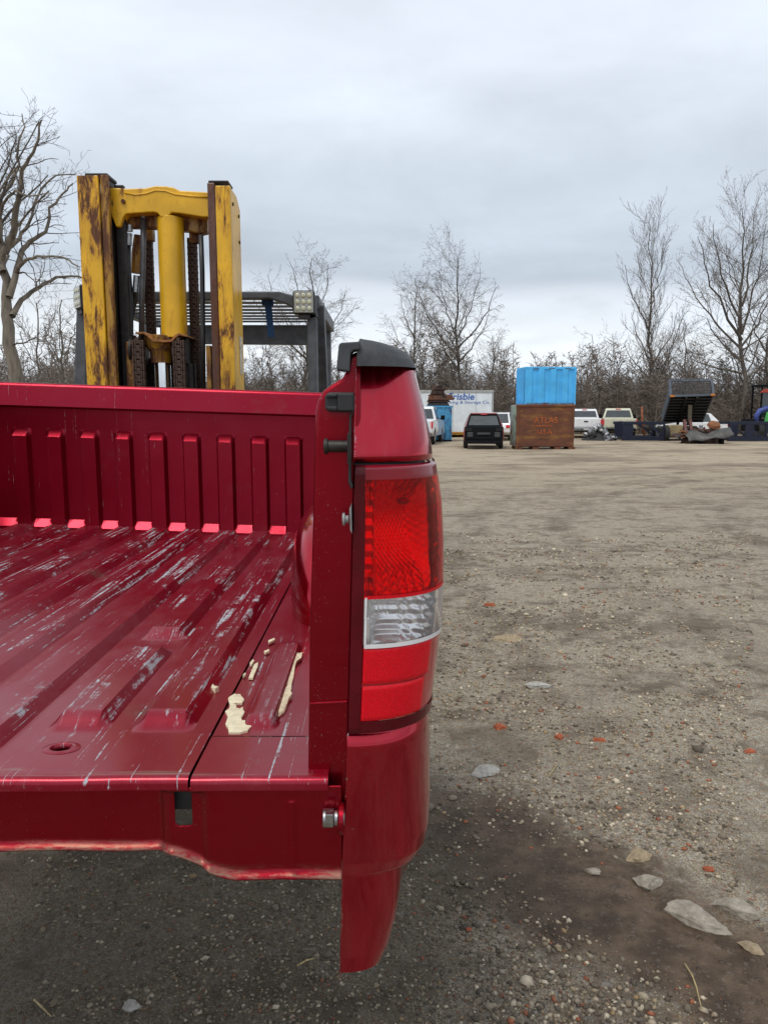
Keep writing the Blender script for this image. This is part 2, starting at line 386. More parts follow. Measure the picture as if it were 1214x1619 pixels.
# ------------------------------------------------------------------ ground
def ground_h(x, y):
    h = .10 * (fbm(x * .18, y * .18, 3, 3) - .45) * sm(3, 12, np.hypot(x, y - 2)) + .045 * (fbm(x * .9, y * .9, 11, 3) - .45) + .016 * (fbm(x * 5, y * 5, 23, 3) - .45)
    return h + .010 * (fbm(x * 19, y * 19, 31, 2) - .37) * (1 - sm(4, 9, np.hypot(x, y)))
def axis_pts(lo, hi, fine_lo, fine_hi, d):
    a = list(np.arange(fine_lo, fine_hi, d)); s = d; p = fine_hi
    while p < hi: a.append(p); s *= 1.07; p += s
    a.append(hi); s = d; p = fine_lo - d
    while p > lo: a.insert(0, p); s *= 1.07; p -= s
    a.insert(0, lo); return np.array(a)
gx, gy = axis_pts(-900, 900, -2.2, 3.0, .030), axis_pts(-200, 1500, 1.7, 6.0, .030)
X, Y = np.meshgrid(gx, gy, indexing='ij'); Z = ground_h(X, Y) * (1 - sm(60, 160, np.hypot(X, Y)))
nx, ny = len(gx), len(gy); idx = np.arange(nx * ny).reshape(nx, ny)
Fq = np.stack([idx[:-1, :-1], idx[1:, :-1], idx[1:, 1:], idx[:-1, 1:]], -1).reshape(-1, 4)
m = MN('gravel_and_mud')
co = m.co()
sp = m.n.new('ShaderNodeSeparateXYZ'); m.l.new(co, sp.inputs[0]); gxs, gys = sp.outputs[0], sp.outputs[1]
v1, v1c = m.voro(95), m.voro(95, out='Color'); v2, v2c = m.voro(240), m.voro(240, out='Color')
def hue(c):
    s = m.n.new('ShaderNodeSeparateColor'); m.l.new(c, s.inputs[0]); return s.outputs[0], s.outputs[1]
h1, h1b = hue(v1c); h2, h2b = hue(v2c)
fine = m.noise(60, 6, .7); mid = m.noise(4.5, 6, .62); low = m.noise(.55, 4, .55, m.mapv((1, 1.6, 1)))
grav = m.mix(h2, (.20, .158, .104), (.62, .54, .41))
grav = m.mix(m.step(h1, .80, .84), grav, m.mix(h1b, (.58, .54, .46), (.30, .28, .25)))
grav = m.mix(m.math('MULTIPLY', m.step(h1b, .955, .965), .7), grav, (.38, .135, .062))
grav = m.mix(m.math('MULTIPLY', m.step(fine, .44, .62), .40), grav, (.145, .118, .086))
dirt = m.mix(fine, (.090, .066, .046), (.24, .190, .140))
fd = m.step(m.math('ADD', m.math('MULTIPLY', mid, .65), m.math('MULTIPLY', low, .5)), .555, .69)
v3 = m.voro(34); v3c = m.voro(34, out='Color'); h3, h3b = hue(v3c)
peb = m.math('MULTIPLY', m.step(h3, .72, .74), m.math('SUBTRACT', 1.0, m.step(v3, .30, .42)))
grav = m.mix(m.math('MULTIPLY', peb, .85), grav, m.mix(h3b, (.13, .108, .080), (.62, .56, .44)))
near = m.mix(m.math('MULTIPLY', fd, .85), grav, dirt)
grit = m.noise(11, 12, .82)
near = m.mix(m.math('MULTIPLY', m.math('SUBTRACT', 1.0, m.step(grit, .34, .46)), .60), near, (.085, .064, .044))
near = m.mix(m.math('MULTIPLY', m.step(grit, .53, .64), .55), near, (.66, .59, .47))
far_c = m.mix(m.noise(7, 12, .80), (.33, .265, .185), (.60, .50, .365))
far_c = m.mix(m.math('MULTIPLY', m.step(m.noise(.30, 6, .62, m.mapv((.7, 1.7, 1), loc=(3, 1, 0))), .47, .60), .70), far_c, (.20, .15, .11))
ff = m.step(m.math('ADD', gys, m.math('MULTIPLY_ADD', low, 16.0, -8.0)), 9.0, 30.0)
c = m.mix(ff, near, far_c)
damp2 = m.step(m.noise(.85, 9, .70, m.mapv((1, 1.5, 1), loc=(6, 2, 0))), .50, .64)
c = m.mix(m.math('MULTIPLY', damp2, .55), c, (.125, .092, .060))
def track(rad):                          # faint tyre tracks curving across the yard
    dx, dy = m.math('SUBTRACT', gxs, 17.0), m.math('SUBTRACT', gys, 8.0)
    r_ = m.math('SQRT', m.math('ADD', m.math('MULTIPLY', dx, dx), m.math('MULTIPLY', dy, dy)))
    r_ = m.math('ADD', r_, m.math('MULTIPLY_ADD', m.noise(.5, 3), 1.6, -.8))
    return m.math('SUBTRACT', 1.0, m.step(m.math('ABSOLUTE', m.math('SUBTRACT', r_, rad)), .08, .34))
tk_ = m.math('MAXIMUM', m.math('MAXIMUM', track(14.6), track(16.2)), m.math('MAXIMUM', track(10.5), track(12.1)))
c = m.mix(m.math('MULTIPLY', m.math('MULTIPLY', tk_, m.step(m.noise(2.2, 8, .7), .38, .60)), .50), c, (.135, .102, .070))
# wet dark mud patch, a soft-edged oval running across the foreground right of the bed
def ell(cx_, cy_, rx, ry, rot):
    ca, sa = math.cos(rot), math.sin(rot)
    dx, dy = m.math('SUBTRACT', gxs, cx_), m.math('SUBTRACT', gys, cy_)
    u = m.math('DIVIDE', m.math('ADD', m.math('MULTIPLY', dx, ca), m.math('MULTIPLY', dy, sa)), rx)
    w = m.math('DIVIDE', m.math('SUBTRACT', m.math('MULTIPLY', dy, ca), m.math('MULTIPLY', dx, sa)), ry)
    return m.math('SQRT', m.math('ADD', m.math('MULTIPLY', u, u), m.math('MULTIPLY', w, w)))
e = m.math('MINIMUM', ell(.84, 2.55, 1.18, .37, -.86), ell(1.35, 2.00, .7, .45, -.3))
e = m.math('ADD', e, m.math('MULTIPLY_ADD', m.noise(3.0, 10, .76), 2.2, -1.1))
mudf = m.math('SUBTRACT', 1.0, m.step(e, .55, 1.35))
mud = m.mix(m.step(m.noise(8, 5, .6), .35, .7), (.072, .047, .030), (.175, .122, .080))
mud = m.mix(m.math('MULTIPLY', m.step(h1, .93, .95), .35), mud, (.22, .19, .16))
c = m.mix(mudf, c, mud)
# shade of the bed painted into the ground colour under and behind it
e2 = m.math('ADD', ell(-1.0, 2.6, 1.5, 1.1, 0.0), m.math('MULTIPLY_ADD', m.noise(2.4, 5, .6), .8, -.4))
bed_shade = m.math('MULTIPLY', m.math('SUBTRACT', 1.0, m.step(e2, .75, 1.25)), .68)
c = m.mix(bed_shade, c, (.056, .041, .026))
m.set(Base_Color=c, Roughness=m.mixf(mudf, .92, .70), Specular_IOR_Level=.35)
hgt = m.math('ADD', m.math('MULTIPLY', m.math('SUBTRACT', 1.0, v1), .55), m.math('MULTIPLY', m.math('SUBTRACT', 1.0, v2), .3))
hgt = m.math('ADD', hgt, m.math('MULTIPLY', fine, .8))
hgt = m.math('ADD', m.math('MULTIPLY', hgt, m.math('MULTIPLY_ADD', mudf, -.40, 1.0)), m.math('MULTIPLY', m.noise(14, 8, .7), 1.6))
hgt = m.math('ADD', hgt, m.math('MULTIPLY', peb, .8))
m.bump(hgt, .9, .018)
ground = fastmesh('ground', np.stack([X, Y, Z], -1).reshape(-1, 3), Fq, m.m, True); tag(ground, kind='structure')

# loose gravel lying on the ground, uncountable
def scatter_gravel():
    rng = np.random.default_rng(5)
    q8 = [(math.cos(k * 1.2566), math.sin(k * 1.2566), -.15 + .3 * (k % 2)) for k in range(5)]
    bv = np.array(q8 + [(0.1, 0, 1.0), (0, .1, -.9)]); bf = np.array([(k, (k + 1) % 5, 5) for k in range(5)] + [((k + 1) % 5, k, 6) for k in range(5)])
    n = 84000
    d = 1.75 + 9.5 * rng.random(n) ** 1.9; th = (rng.random(n) - .5) * 1.5
    x, y = d * np.tan(th * .62), d + .0 * th
    ur = (x - .84) * .652 - (y - 2.55) * .758; vr = (x - .84) * .758 + (y - 2.55) * .652
    keepm = np.hypot(ur / 1.2, vr / .42) > .35 + rng.random(n) * .75
    patch = fbm(x * 2.2, y * 2.2, 77, 3) + .25 * rng.random(n) > .50
    k = keepm & patch; x, y = x[k], y[k]; n = len(x)
    s = .0022 + .0100 * rng.random(n) ** 3.0 + .016 * (rng.random(n) > .992) * rng.random(n)
    s *= (1 + .10 * np.clip(y - 2, 0, 8)) * np.where((x < .25) & (y < 3.2), .68, 1.0)
    V = np.empty((n, len(bv), 3), np.float32); ang = rng.random(n) * 6.28
    jit = 1 + .28 * (rng.random((n, len(bv))) - .5)
    sx, sy, sz = s * (.8 + .7 * rng.random(n)), s * (.7 + .4 * rng.random(n)), s * (.45 + .4 * rng.random(n))
    lx, ly, lz = bv[None, :, 0] * jit * sx[:, None], bv[None, :, 1] * jit * sy[:, None], bv[None, :, 2] * jit * sz[:, None]
    ca, sa = np.cos(ang)[:, None], np.sin(ang)[:, None]
    V[:, :, 0] = x[:, None] + lx * ca - ly * sa; V[:, :, 1] = y[:, None] + lx * sa + ly * ca
    V[:, :, 2] = ground_h(x, y)[:, None] + lz + sz[:, None] * .25
    F = (bf[None] + (np.arange(n) * len(bv))[:, None, None]).reshape(-1, 3)
    pal = np.array([(.50, .45, .37), (.34, .30, .25), (.20, .175, .145), (.36, .30, .22), (.10, .085, .065), (.74, .69, .60), (.40, .125, .055), (.40, .29, .16)])
    ci = rng.choice(8, n, p=[.18, .18, .17, .16, .16, .09, .035, .025]); cc = pal[ci] * (.7 + .5 * rng.random(n))[:, None]
    cc *= np.where(np.hypot((x + 1.0) / 1.55, (y - 2.6) / 1.15) < 1.0 + .3 * (rng.random(n) - .5), .6, 1.0)[:, None] * np.array([1.06, .98, .84])   # stones below the bed tinted darker for its shade
    mm = MN('loose_gravel'); a = mm.n.new('ShaderNodeAttribute'); a.attribute_name = 'tint'
    mm.set(Base_Color=mm.mix(mm.math('MULTIPLY', mm.noise(160, 4), .6), a.outputs['Color'], (.13, .11, .09)), Roughness=.9)
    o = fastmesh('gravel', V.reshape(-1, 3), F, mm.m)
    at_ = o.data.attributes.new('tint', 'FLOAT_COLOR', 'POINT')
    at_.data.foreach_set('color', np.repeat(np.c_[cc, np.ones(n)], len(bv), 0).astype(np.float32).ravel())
    tag(o, 'loose grey and brown gravel scattered over the dirt yard', 'gravel', kind='stuff')
scatter_gravel()

STONE = plain('pale_limestone', (.36, .32, .26), .9, 0, .3, 30, bump=.9)
STONE2 = plain('pale_grey_stone', (.42, .40, .36), .9, 0, .3, 40, bump=.8)
BRICK = plain('orange_red_brick', (.40, .105, .045), .92, 0, .35, 60, bump=.8)
TAN = plain('tan_stone', (.36, .28, .18), .92, 0, .3, 50, bump=.8)
def rock(name, label, cat, px, py, sx, sy, sz, rot, mat, seed, group=None):
    p = gnd(px, py); rnd = random.Random(seed)
    bm = bmesh.new(); bmesh.ops.create_icosphere(bm, subdivisions=4, radius=1.25 if cat == 'stone' else 1.45)
    planes = []
    if cat == 'brick': planes = [(Vector(d_).normalized(), rnd.uniform(.62, .9)) for d_ in ((1, .1, .1), (-1, .15, 0), (.1, 1, .1), (0, -1, .2), (.1, .1, 1), (.1, 0, -1))]
    for _ in range(14 if cat == 'stone' else 5):                  # cut flat faces so the stone looks broken rather than round
        d = Vector((rnd.uniform(-1, 1), rnd.uniform(-1, 1), rnd.uniform(-.6, 1))).normalized(); planes.append((d, rnd.uniform(.66, 1.0)))
    for v in bm.verts:
        for d, k in planes:
            t = v.co.dot(d)
            if t > k: v.co -= d * (t - k)
        q = v.co * 3
        v.co *= 1 + .07 * (math.sin(q.x * 2 + seed) * math.sin(q.y * 2.3 + 1.7 * seed) * math.sin(q.z * 2.7 + .6 * seed)) + rnd.uniform(-.022, .022)
        v.co = Vector((v.co.x * sx, v.co.y * sy, v.co.z * sz))
    me = bpy.data.meshes.new(name); bm.to_mesh(me); bm.free(); me.materials.append(mat)
    o = bpy.data.objects.new(name, me); col.objects.link(o)
    o.location = (p[0], p[1], float(ground_h(np.array([p[0]]), np.array([p[1]]))[0]) + sz * .30); o.rotation_euler = (rnd.uniform(-.15, .15), rnd.uniform(-.15, .15), rot)
    return tag(o, label, cat, group)
rock('stone', 'long pale limestone slab lying at the edge of the dark mud', 'stone', 1098, 1455, .108, .052, .036, -.62, STONE, 4)
rock('stone', 'smaller pale oblong stone just right of the long limestone slab', 'stone', 1157, 1440, .075, .034, .028, -.7, STONE, 9)
rock('stone', 'chunky pale stone at the mud edge, left of the long slab', 'stone', 1022, 1398, .052, .040, .030, .2, STONE, 13)
rock('stone', 'flat grey stone in the gravel just right of the tailgate corner', 'stone', 766, 1220, .068, .048, .026, .5, STONE2, 21)
rock('stone', 'small cream stone alone in the dark mud', 'stone', 936, 1379, .030, .020, .014, -.3, STONE, 30)
rock('stone', 'low tan stone half sunk in mud near the right edge', 'stone', 1186, 1497, .045, .026, .012, -.2, TAN, 33)
rock('stone', 'rounded pale stone on dark ground below the bed floor', 'stone', 208, 1597, .026, .022, .018, 0, STONE2, 35)
rock('stone', 'flat pale stone in gravel right of the white lamp lens', 'stone', 850, 1083, .10, .05, .025, .1, STONE2, 37)
rock('brick_fragment', 'bright orange brick fragment nearest to the lower tail light', 'brick', 789, 1149, 0.0396, 0.0324, 0.0202, .4, BRICK, 41)
rock('brick_fragment', 'orange red brick fragment in gravel second from the lower tail light', 'brick', 884, 1166, 0.0374, 0.0288, 0.0130, .9, BRICK, 42)
rock('brick_fragment', 'thin orange brick chip third from the tail light in gravel', 'brick', 948, 1172, 0.0396, 0.0173, 0.0130, -.2, BRICK, 43)
rock('brick_fragment', 'reddish brick piece in gravel above the small paired stones', 'brick', 1120, 1374, 0.0259, 0.0158, 0.0101, -.4, BRICK, 44)
rock('brick_fragment', 'rust orange brick lump lying right of the brake lamp lens', 'brick', 773, 956, 0.0612, 0.0360, 0.0252, .2, BRICK, 45)
rock('brick_fragment', 'orange brick piece near the right edge of the gravel', 'brick', 1182, 1188, 0.0360, 0.0216, 0.0130, .3, BRICK, 46)
rock('brick_fragment', 'small orange brick crumb in mud right of the lower panel', 'brick', 741, 1475, 0.0130, 0.0094, 0.0072, .1, BRICK, 47)
rock('stone', 'yellow tan stone among gravel above the brick fragments', 'stone', 800, 1010, .11, .06, .028, 0, TAN, 48)
rock('stone', 'yellowish sandstone lump at the upper edge of the mud', 'stone', 1008, 1355, .055, .035, .016, .3, TAN, 49)
STRAW = plain('dry_straw', (.42, .33, .16), .8, 0, .3, 60)
def straw(name, label, pts, r=.0035):
    P = []
    for px, py in pts:
        q = gnd(px, py); P.append((q[0], q[1], float(ground_h(np.array([q[0]]), np.array([q[1]]))[0]) + .008))
    o = MB().tube(P, [r] + [r * .8] * (len(P) - 2) + [r * .4], 6).build(name, STRAW, None, True)
    tag(o, label, 'straw')
straw('dry_stalk', 'bent dry stalk lying in the dark mud near bottom right', [(1082, 1525), (1094, 1545), (1100, 1562), (1108, 1597)])
straw('dry_stalk', 'short yellow straw standing out in gravel above the mud', [(867, 1230), (878, 1215), (886, 1203)])
straw('dry_stalk', 'pale dry stalk on dark ground in the bottom left corner', [(55, 1585), (70, 1600), (82, 1612)])
straw('dry_stalk', 'forked straw on dark ground left of the lower panel tip', [(470, 1538), (485, 1530), (498, 1526)])
# ------------------------------------------------------------------ the maroon pickup bed carried on the forks
YB, YF, MID = 1.0, 3.07, -.903           # rear edge, headboard, centre line
FZ = 1.293                               # floor height at the rear edge
bed = thing('pickup_truck_bed', 'scratched maroon pickup truck bed without tailgate, seen from its rear corner', 'truck bed', (MID, YB, 1.12), .0075, world_coords=True)
def twist(x, y): return -.033 * (x + .70) * np.clip((y - YB) / (YF - YB), 0, 1)
RIBS = [-.353 - .1375 * k for k in range(9)]

def floor_h(x, y):
    h = np.zeros_like(x); crown = np.zeros_like(x)
    for k, c in enumerate(RIBS):
        d = np.abs(x - c); hx = 1 - np.clip((d - .031) / .018, 0, 1)
        end = 1.145 if k in (0, 1, 7, 8) else 1.05
        fy = sm(end, end + .045, y)
        if k in (1, 7): fy = fy * (1 - sm(1.53, 1.57, y) * (1 - sm(1.63, 1.68, y)))
        h = np.maximum(h, .020 * hx * fy); crown = np.maximum(crown, (1 - sm(.02, .034, np.abs(d - .024))) * fy * (d < .05))
    h = h + .004 * (fbm(x * 6, y * 3, 5, 3) - .45)
    return h, crown
def floor_part(name, xs, ys, hf, y_roll=True):
    X, Y = np.meshgrid(xs, ys, indexing='ij'); h, cr_ = hf(X, Y); Z = FZ + h + twist(X, Y)
    if y_roll:                           # rolled rear lip
        rows = []
        for a in (25, 50, 75, 90):
            rows.append(np.stack([xs, np.full_like(xs, YB - .010 * math.sin(R(a)) + .0), Z[:, 0] - .010 * (1 - math.cos(R(a)))], -1))
        rows.append(rows[-1] + np.array([0, 0.0005, -.008]))
        rows.append(rows[-1] + np.array([0, .012, -.003]))
        rows = rows[::-1]
        P = np.concatenate([np.stack(rows, 1), np.stack([X, Y, Z], -1)], 1); crown = np.concatenate([np.zeros((len(xs), len(rows))), cr_], 1)
    else: P = np.stack([X, Y, Z], -1); crown = cr_
    return P, crown
def floor_build(name, P, crown, keep=None):
    mb = MB().grid(P, keep); o = mb.build(name, FLOOR_M, bed, 'auto', fix=False)
    a = o.data.attributes.new('crown', 'FLOAT', 'POINT'); a.data.foreach_set('value', crown.ravel().astype(np.float32)); return o
SEAM = -.2725
xs = np.unique(np.round(np.r_[np.linspace(2 * MID - SEAM, SEAM, 170), np.ravel([[c - .050, c - .049, c - .031, c - .030, c + .030, c + .031, c + .049, c + .050] for c in RIBS])], 5)); xs = xs[(xs >= 2 * MID - SEAM) & (xs <= SEAM)]; ys = np.r_[np.linspace(YB, 1.75, 90), np.linspace(1.765, YF + .02, 90)]
P, crown = floor_part('floor', xs, ys, floor_h)
HX, HY = -.487, 1.088
ctr = (P[:-1, :-1] + P[1:, 1:]) / 2
keep = np.hypot(ctr[..., 0] - HX, ctr[..., 1] - HY) > .0165
floor_panel = floor_build('floor_panel', P, crown, keep)
ring = [(.0140, -.006), (.0142, .0012), (.0155, .0016), (.020, .0014), (.0245, .0001)]
n = 40; V, F = [], []
for r_, h_ in ring:
    for k in range(n):
        a = 2 * math.pi * k / n; V.append((HX + r_ * math.cos(a) * 1.15, HY + r_ * math.sin(a) * .9, FZ + h_ + float(twist(HX, HY))))
for i in range(len(ring) - 1):
    for k in range(n): F.append((i * n + k, i * n + (k + 1) % n, (i + 1) * n + (k + 1) % n, (i + 1) * n + k))
MB().add(V, F).build('drain_hole_ring', FLOOR_M, bed, True)
def side_h(sgn):
    c = -.200 if sgn > 0 else 2 * MID + .200
    def f(x, y):
        d = np.abs(x - c); hx = 1 - sm(.018, .031, d); fy = sm(1.150, 1.190, y) * (1 - sm(1.58, 1.63, y))
        return .0145 * hx * fy + .003 * (fbm(x * 6, y * 3, 15, 3) - .45) - .0015, (1 - sm(.008, .018, np.abs(d - .014))) * fy * .6
    return f
for sgn in (1, -1):
    a, b = (SEAM + .0035, -.078) if sgn > 0 else (2 * MID + .078, 2 * MID - SEAM - .0035)
    x2 = np.linspace(a, b, 44)
    P, crown = floor_part('side', x2, np.r_[np.linspace(1.1335, 1.75, 74), np.linspace(1.77, YF + .02, 60)], side_h(sgn), False)
    floor_build('side_floor_panel', P, crown)
    P, crown = floor_part('corner', x2, np.linspace(YB, 1.129, 22), lambda x, y: (.003 * (fbm(x * 6, y * 6, 4, 3) - .45) - .001, x * 0))
    floor_build('corner_floor_plate', P, crown)
for sgn in (1, -1):
    xa = SEAM if sgn > 0 else 2 * MID - SEAM
    MB().box((xa - .03, YB + .02, FZ - .062), (xa + .03, YF, FZ - .034)).build('seam_rail', BLACKPL, bed)
# cross members underneath
for y0 in (1.10, 1.62, 2.14, 2.66):
    MB().box((-1.70, y0, 1.205), (-.10, y0 + .08, 1.262)).build('cross_member', SILL_M, bed, bevel=.006)

# headboard: ribs stand proud, bevelled at their tops; bottom strip flush with the ribs; boxed rail along the top
xs = np.unique(np.round(np.r_[np.linspace(2 * MID + .095, -.095, 130), np.ravel([[c - .0375, c - .0365, c - .0285, c - .0275, c, c + .0275, c + .0285, c + .0365, c + .0375] for c in RIBS])], 5)); zs = np.r_[np.linspace(1.262, 1.301, 10), 1.303, 1.304, 1.318, 1.332, 1.333, 1.335, np.linspace(1.36, 1.66, 20), 1.670, 1.672, 1.673, 1.687, 1.701, 1.702, 1.704, np.linspace(1.72, 1.785, 14), 1.789, 1.7905, np.linspace(1.794, 1.874, 14), 1.879, 1.8825]
X, Z = np.meshgrid(xs, zs, indexing='ij')
rib = np.zeros_like(X)
for c in RIBS: rib = np.maximum(rib, 1 - np.clip((np.abs(X - c) - .028) / .009, 0, 1))
rib = rib * (1 - np.clip((Z - 1.672) / .030, 0, 1))
strip = 1 - np.clip((Z - 1.303) / .030, 0, 1)
d = .024 * np.maximum(rib, strip) + .003 * (fbm(X * 5, Z * 5, 9, 3) - .45)
lip = sm(1.787, 1.7935, Z); d = d * (1 - lip) + lip * (.064 - .016 * (Z - 1.79) / .09) - .006 * sm(1.874, 1.8825, Z)
Yh = YF + .030 - d
P = np.stack([X, Yh, Z], -1)
top = np.stack([np.stack([xs, Yh[:, -1] + q, np.full_like(xs, 1.8825 + e)], -1) for q, e in ((.004, .0015), (.03, .002), (.062, .001), (.066, -.004), (.066, -.06))], 1)
P = np.concatenate([P, top], 1); P[..., 2] += twist(P[..., 0], np.full(P.shape[:2], YF))
MB().grid(P).build('headboard', HEAD_M, bed, 'auto', fix=False)
MB().box((2 * MID + .10, YF + .033, 1.2), (-.10, YF + .042, 1.80)).build('headboard_skin', PAINT, bed)

# rear sill under the floor edge, with the flared bottom flange and the slot
zs_n = 70
xs = np.r_[np.linspace(2 * MID + .062, -.34, 150), np.linspace(-.338, -.060, 160)]
xm = np.where(xs < MID, 2 * MID - xs, xs)
zb = 1.174 - .033 * sm(-.315, -.205, xm) + .0008 * np.sin(xm * 37)
T = np.linspace(0, 1, zs_n)
X = np.repeat(xs[:, None], zs_n, 1); XM = np.repeat(xm[:, None], zs_n, 1)
Z = zb[:, None] + (1.2775 - zb[:, None]) * T[None]
hz = Z - zb[:, None]
Ys = YB + .016 - .012 * sm(-.318, -.300, XM) - .008 * sm(-.262, -.245, XM)
Ys = Ys - .0075 * (1 - sm(0, .015, hz)) ** 1.5                      # flange kicks out at the bottom
Ys = Ys - .012 * sm(1.262, 1.274, Z) * sm(-.325, -.312, XM) * (1 - sm(-.262, -.248, XM))   # little shelf above the slot
Ys = Ys - .004 * np.exp(-((XM + .313) / .006) ** 2) - .0015 * np.exp(-((XM + .130) / .006) ** 2) * (Z < 1.255) + .002 * (fbm(X * 7, Z * 9, 8, 3) - .4)
P = np.stack([X, Ys, Z], -1)
ctr = (P[:-1, :-1] + P[1:, 1:]) / 2; cxm = np.where(ctr[..., 0] < MID, 2 * MID - ctr[..., 0], ctr[..., 0])
sx, sz = np.abs(cxm + .2835), np.abs(ctr[..., 2] - 1.2425)
r_ = .007; inside = (np.hypot(np.maximum(sx - (.0125 - r_), 0), np.maximum(sz - (.0285 - r_), 0)) < r_)
MB().grid(P, ~inside).build('rear_sill', SILL_M, bed, True, fix=False, solid=.003).data.attributes.new('edge', 'FLOAT', 'POINT').data.foreach_set('value', np.repeat(((1 - sm(.0, .16, T)) * 1.0)[None], len(xs), 0).ravel().astype(np.float32))
MB().box((-.31, 1.10, 1.20), (-.25, 1.12, 1.235)).build('sill_bracket', SILL_M, bed, bevel=.004)

# jamb: rear end of the bed side, where the tailgate shuts
J = [(486, 1238), (489, 1000), (494, 830), (497, 690), (498, 655), (502, 633), (511, 617), (526, 606), (541, 597), (546, 588), (551, 562), (562, 556), (570, 556), (570, 1365), (486, 1372)]
Jp = [(float(at(a, b, 1.018)[0]), float(at(a, b, 1.018)[2])) for a, b in J]
jb = MB().prism(Jp, 1.018, 1.075, 'y')
bm_ = bmesh.new(); bmesh.ops.create_uvsphere(bm_, u_segments=16, v_segments=10, radius=1)
sv = np.array([v.co[:] for v in bm_.verts]); sf = [tuple(v.index for v in f.verts) for f in bm_.faces]; bm_.free()
def blob(mb, c, s): return mb.add(sv * np.array(s) + np.array(c), sf)
for px, py, rx, rz_ in () and ((548, 1142, .012, .012), (549, 985, .013, .013), (543, 1232, .010, .012), (545, 775, .012, .010), (548, 735, .010, .010), (541, 1342, .008, .012)):
    q = at(px, py, 1.018); blob(jb, q, (rx * 1.2, .0022, rz_ * 1.2))
jb.build('rear_jamb', SILL_M, bed, 'auto', bevel=.007, seg=3)
q0, q1 = at(489, 1115, 1.0165), at(550, 1112, 1.0165)
MB().bar(q0, q1, .006, .004).build('jamb_crease', SILL_M, bed, bevel=.0015)
mj = [(2 * MID - x, z) for x, z in Jp]
MB().prism(mj, 1.018, 1.075, 'y').build('rear_jamb', SILL_M, bed, bevel=.007)
for s in (1, -1):                        # inner walls and top rails
    f = lambda v: v if s > 0 else 2 * MID - v
    def bx(name, x0, x1, y0, y1, z0, z1, mat, bev=.01):
        a, b = sorted((f(x0), f(x1))); return MB().box((a, y0, z0), (b, y1, z1)).build(name, mat, bed, bevel=bev)
    bx('inner_wall', -.092, -.080, 1.07, YF + .03, 1.25, 1.755, HEAD_M, 0)
    bx('top_rail', -.050, .0, 1.07, YF + .06, 1.80, 1.848, PAINT)
def wheel_well(s):
    u = np.linspace(0, 1, 40); v = np.linspace(0, 1, 50); U, V = np.meshgrid(u, v, indexing='ij')
    yc, hl = 2.21, .46; yy = yc + hl * (2 * V - 1)
    e = np.clip(1 - np.abs(2 * V - 1) ** 3.2, 0, 1) ** (1 / 2.6)
    ht = .25 * e + .002
    xin = -.245 + .10 * (1 - e ** 1.2)
    ang = np.clip(U / .75, 0, 1) * math.pi / 2
    xx = np.where(U < .75, xin + (.085) * (1 - np.cos(ang) ** .6), xin + .085 + (-.075 - xin - .085) * (U - .75) / .25)
    zz = FZ - .006 + ht * np.where(U < .75, np.sin(ang) ** .6, 1)
    zz = zz + twist(xx, yy)
    if s < 0: xx = 2 * MID - xx
    MB().grid(np.stack([xx, yy, zz], -1)).build('wheel_well', HEAD_M if s < 0 else PAINT, bed, True, fix=False)
wheel_well(1); wheel_well(-1)

# outer bed side: horizontal sections swept from the rear face round the corner and forward
SIL = [(660, 590), (666, 615), (672, 640), (679, 672), (684, 700), (687, 730), (690, 745), (697, 790), (700, 850), (700, 890), (699, 930), (697, 1000), (690, 1060),
       (683, 1110), (680, 1130), (681, 1160), (682, 1190), (682, 1260), (679, 1295), (673, 1316), (658, 1336), (640, 1352), (634, 1395), (627, 1440), (616, 1485), (604, 1510), (590, 1525), (572, 1537), (548, 1546)]
_s = np.array([at(a, b, 1.10 if b < 1340 else 1.072)[[2, 0]] for a, b in SIL])
LEFT = [(562, 577), (558, 735), (553, 950), (548, 1165), (542, 1340), (537, 1548)]
_l = np.array([at(a, b, 1.0 if b < 1340 else 1.022)[[2, 0]] for a, b in LEFT])
def x_right(z): return np.interp(z, _s[::-1, 0], _s[::-1, 1])
def x_left(z): return np.interp(z, _l[::-1, 0], _l[::-1, 1])
def wrap(z): return .045 + .085 * sm(1.05, 1.25, z) - .03 * sm(1.66, 1.85, z)
def side_pt(fx, z, off=0.0):
    """point on the rear face and corner; fx 0 at the inner edge, 1 where the side begins"""
    t = np.arcsin(np.clip(fx, 0, 1) ** (1 / .82)); xl, xr, w = x_left(z), x_right(z), wrap(z)
    xx = xl + (xr - xl) * np.sin(t) ** .82; yy = YB + w * (1 - np.cos(t) ** .82) + .045 * sm(1.70, 1.88, z) * (z > LZ1) + .022 * np.clip((1.32 - z) / .33, 0, 1) ** 1.6
    return np.stack([xx + off * np.sin(t), yy - off * np.cos(t), z + 0 * xx], -1)
LZ0, LZ1 = 1.351, 1.7275                  # tail lamp opening
def loft(zs, mirror=False, fwd_to=YF + .06):
    fx = np.sin(np.linspace(0, math.pi / 2, 34)) ** 1.15
    rows = []
    yfw = np.r_[np.linspace(.02, .5, 20), np.linspace(.55, fwd_to - YB - .13, 40)]
    for z in zs:
        p = side_pt(fx, np.full_like(fx, z)); xl = p[0, 0]
        pre = np.array([(xl + .004, YB + .045, z), (xl + .0005, YB + .012, z), (xl + .0003, YB + .003, z)])
        p[0, 0] += .0015; p[0, 1] += -.0
        last = p[-1]; xf = .0705 - .03 * sm(1.75, 1.86, z) + .004 * sm(1.0, 1.4, z)
        b = sm(.05, .34, yfw)
        q = np.stack([last[0] + (xf - last[0]) * b * (z < 1.165), last[1] + yfw, np.full_like(yfw, z)], -1)
        rows.append(np.concatenate([pre, p, q]))
    P = np.stack(rows)
    if mirror: P[..., 0] = 2 * MID - P[..., 0]
    return P
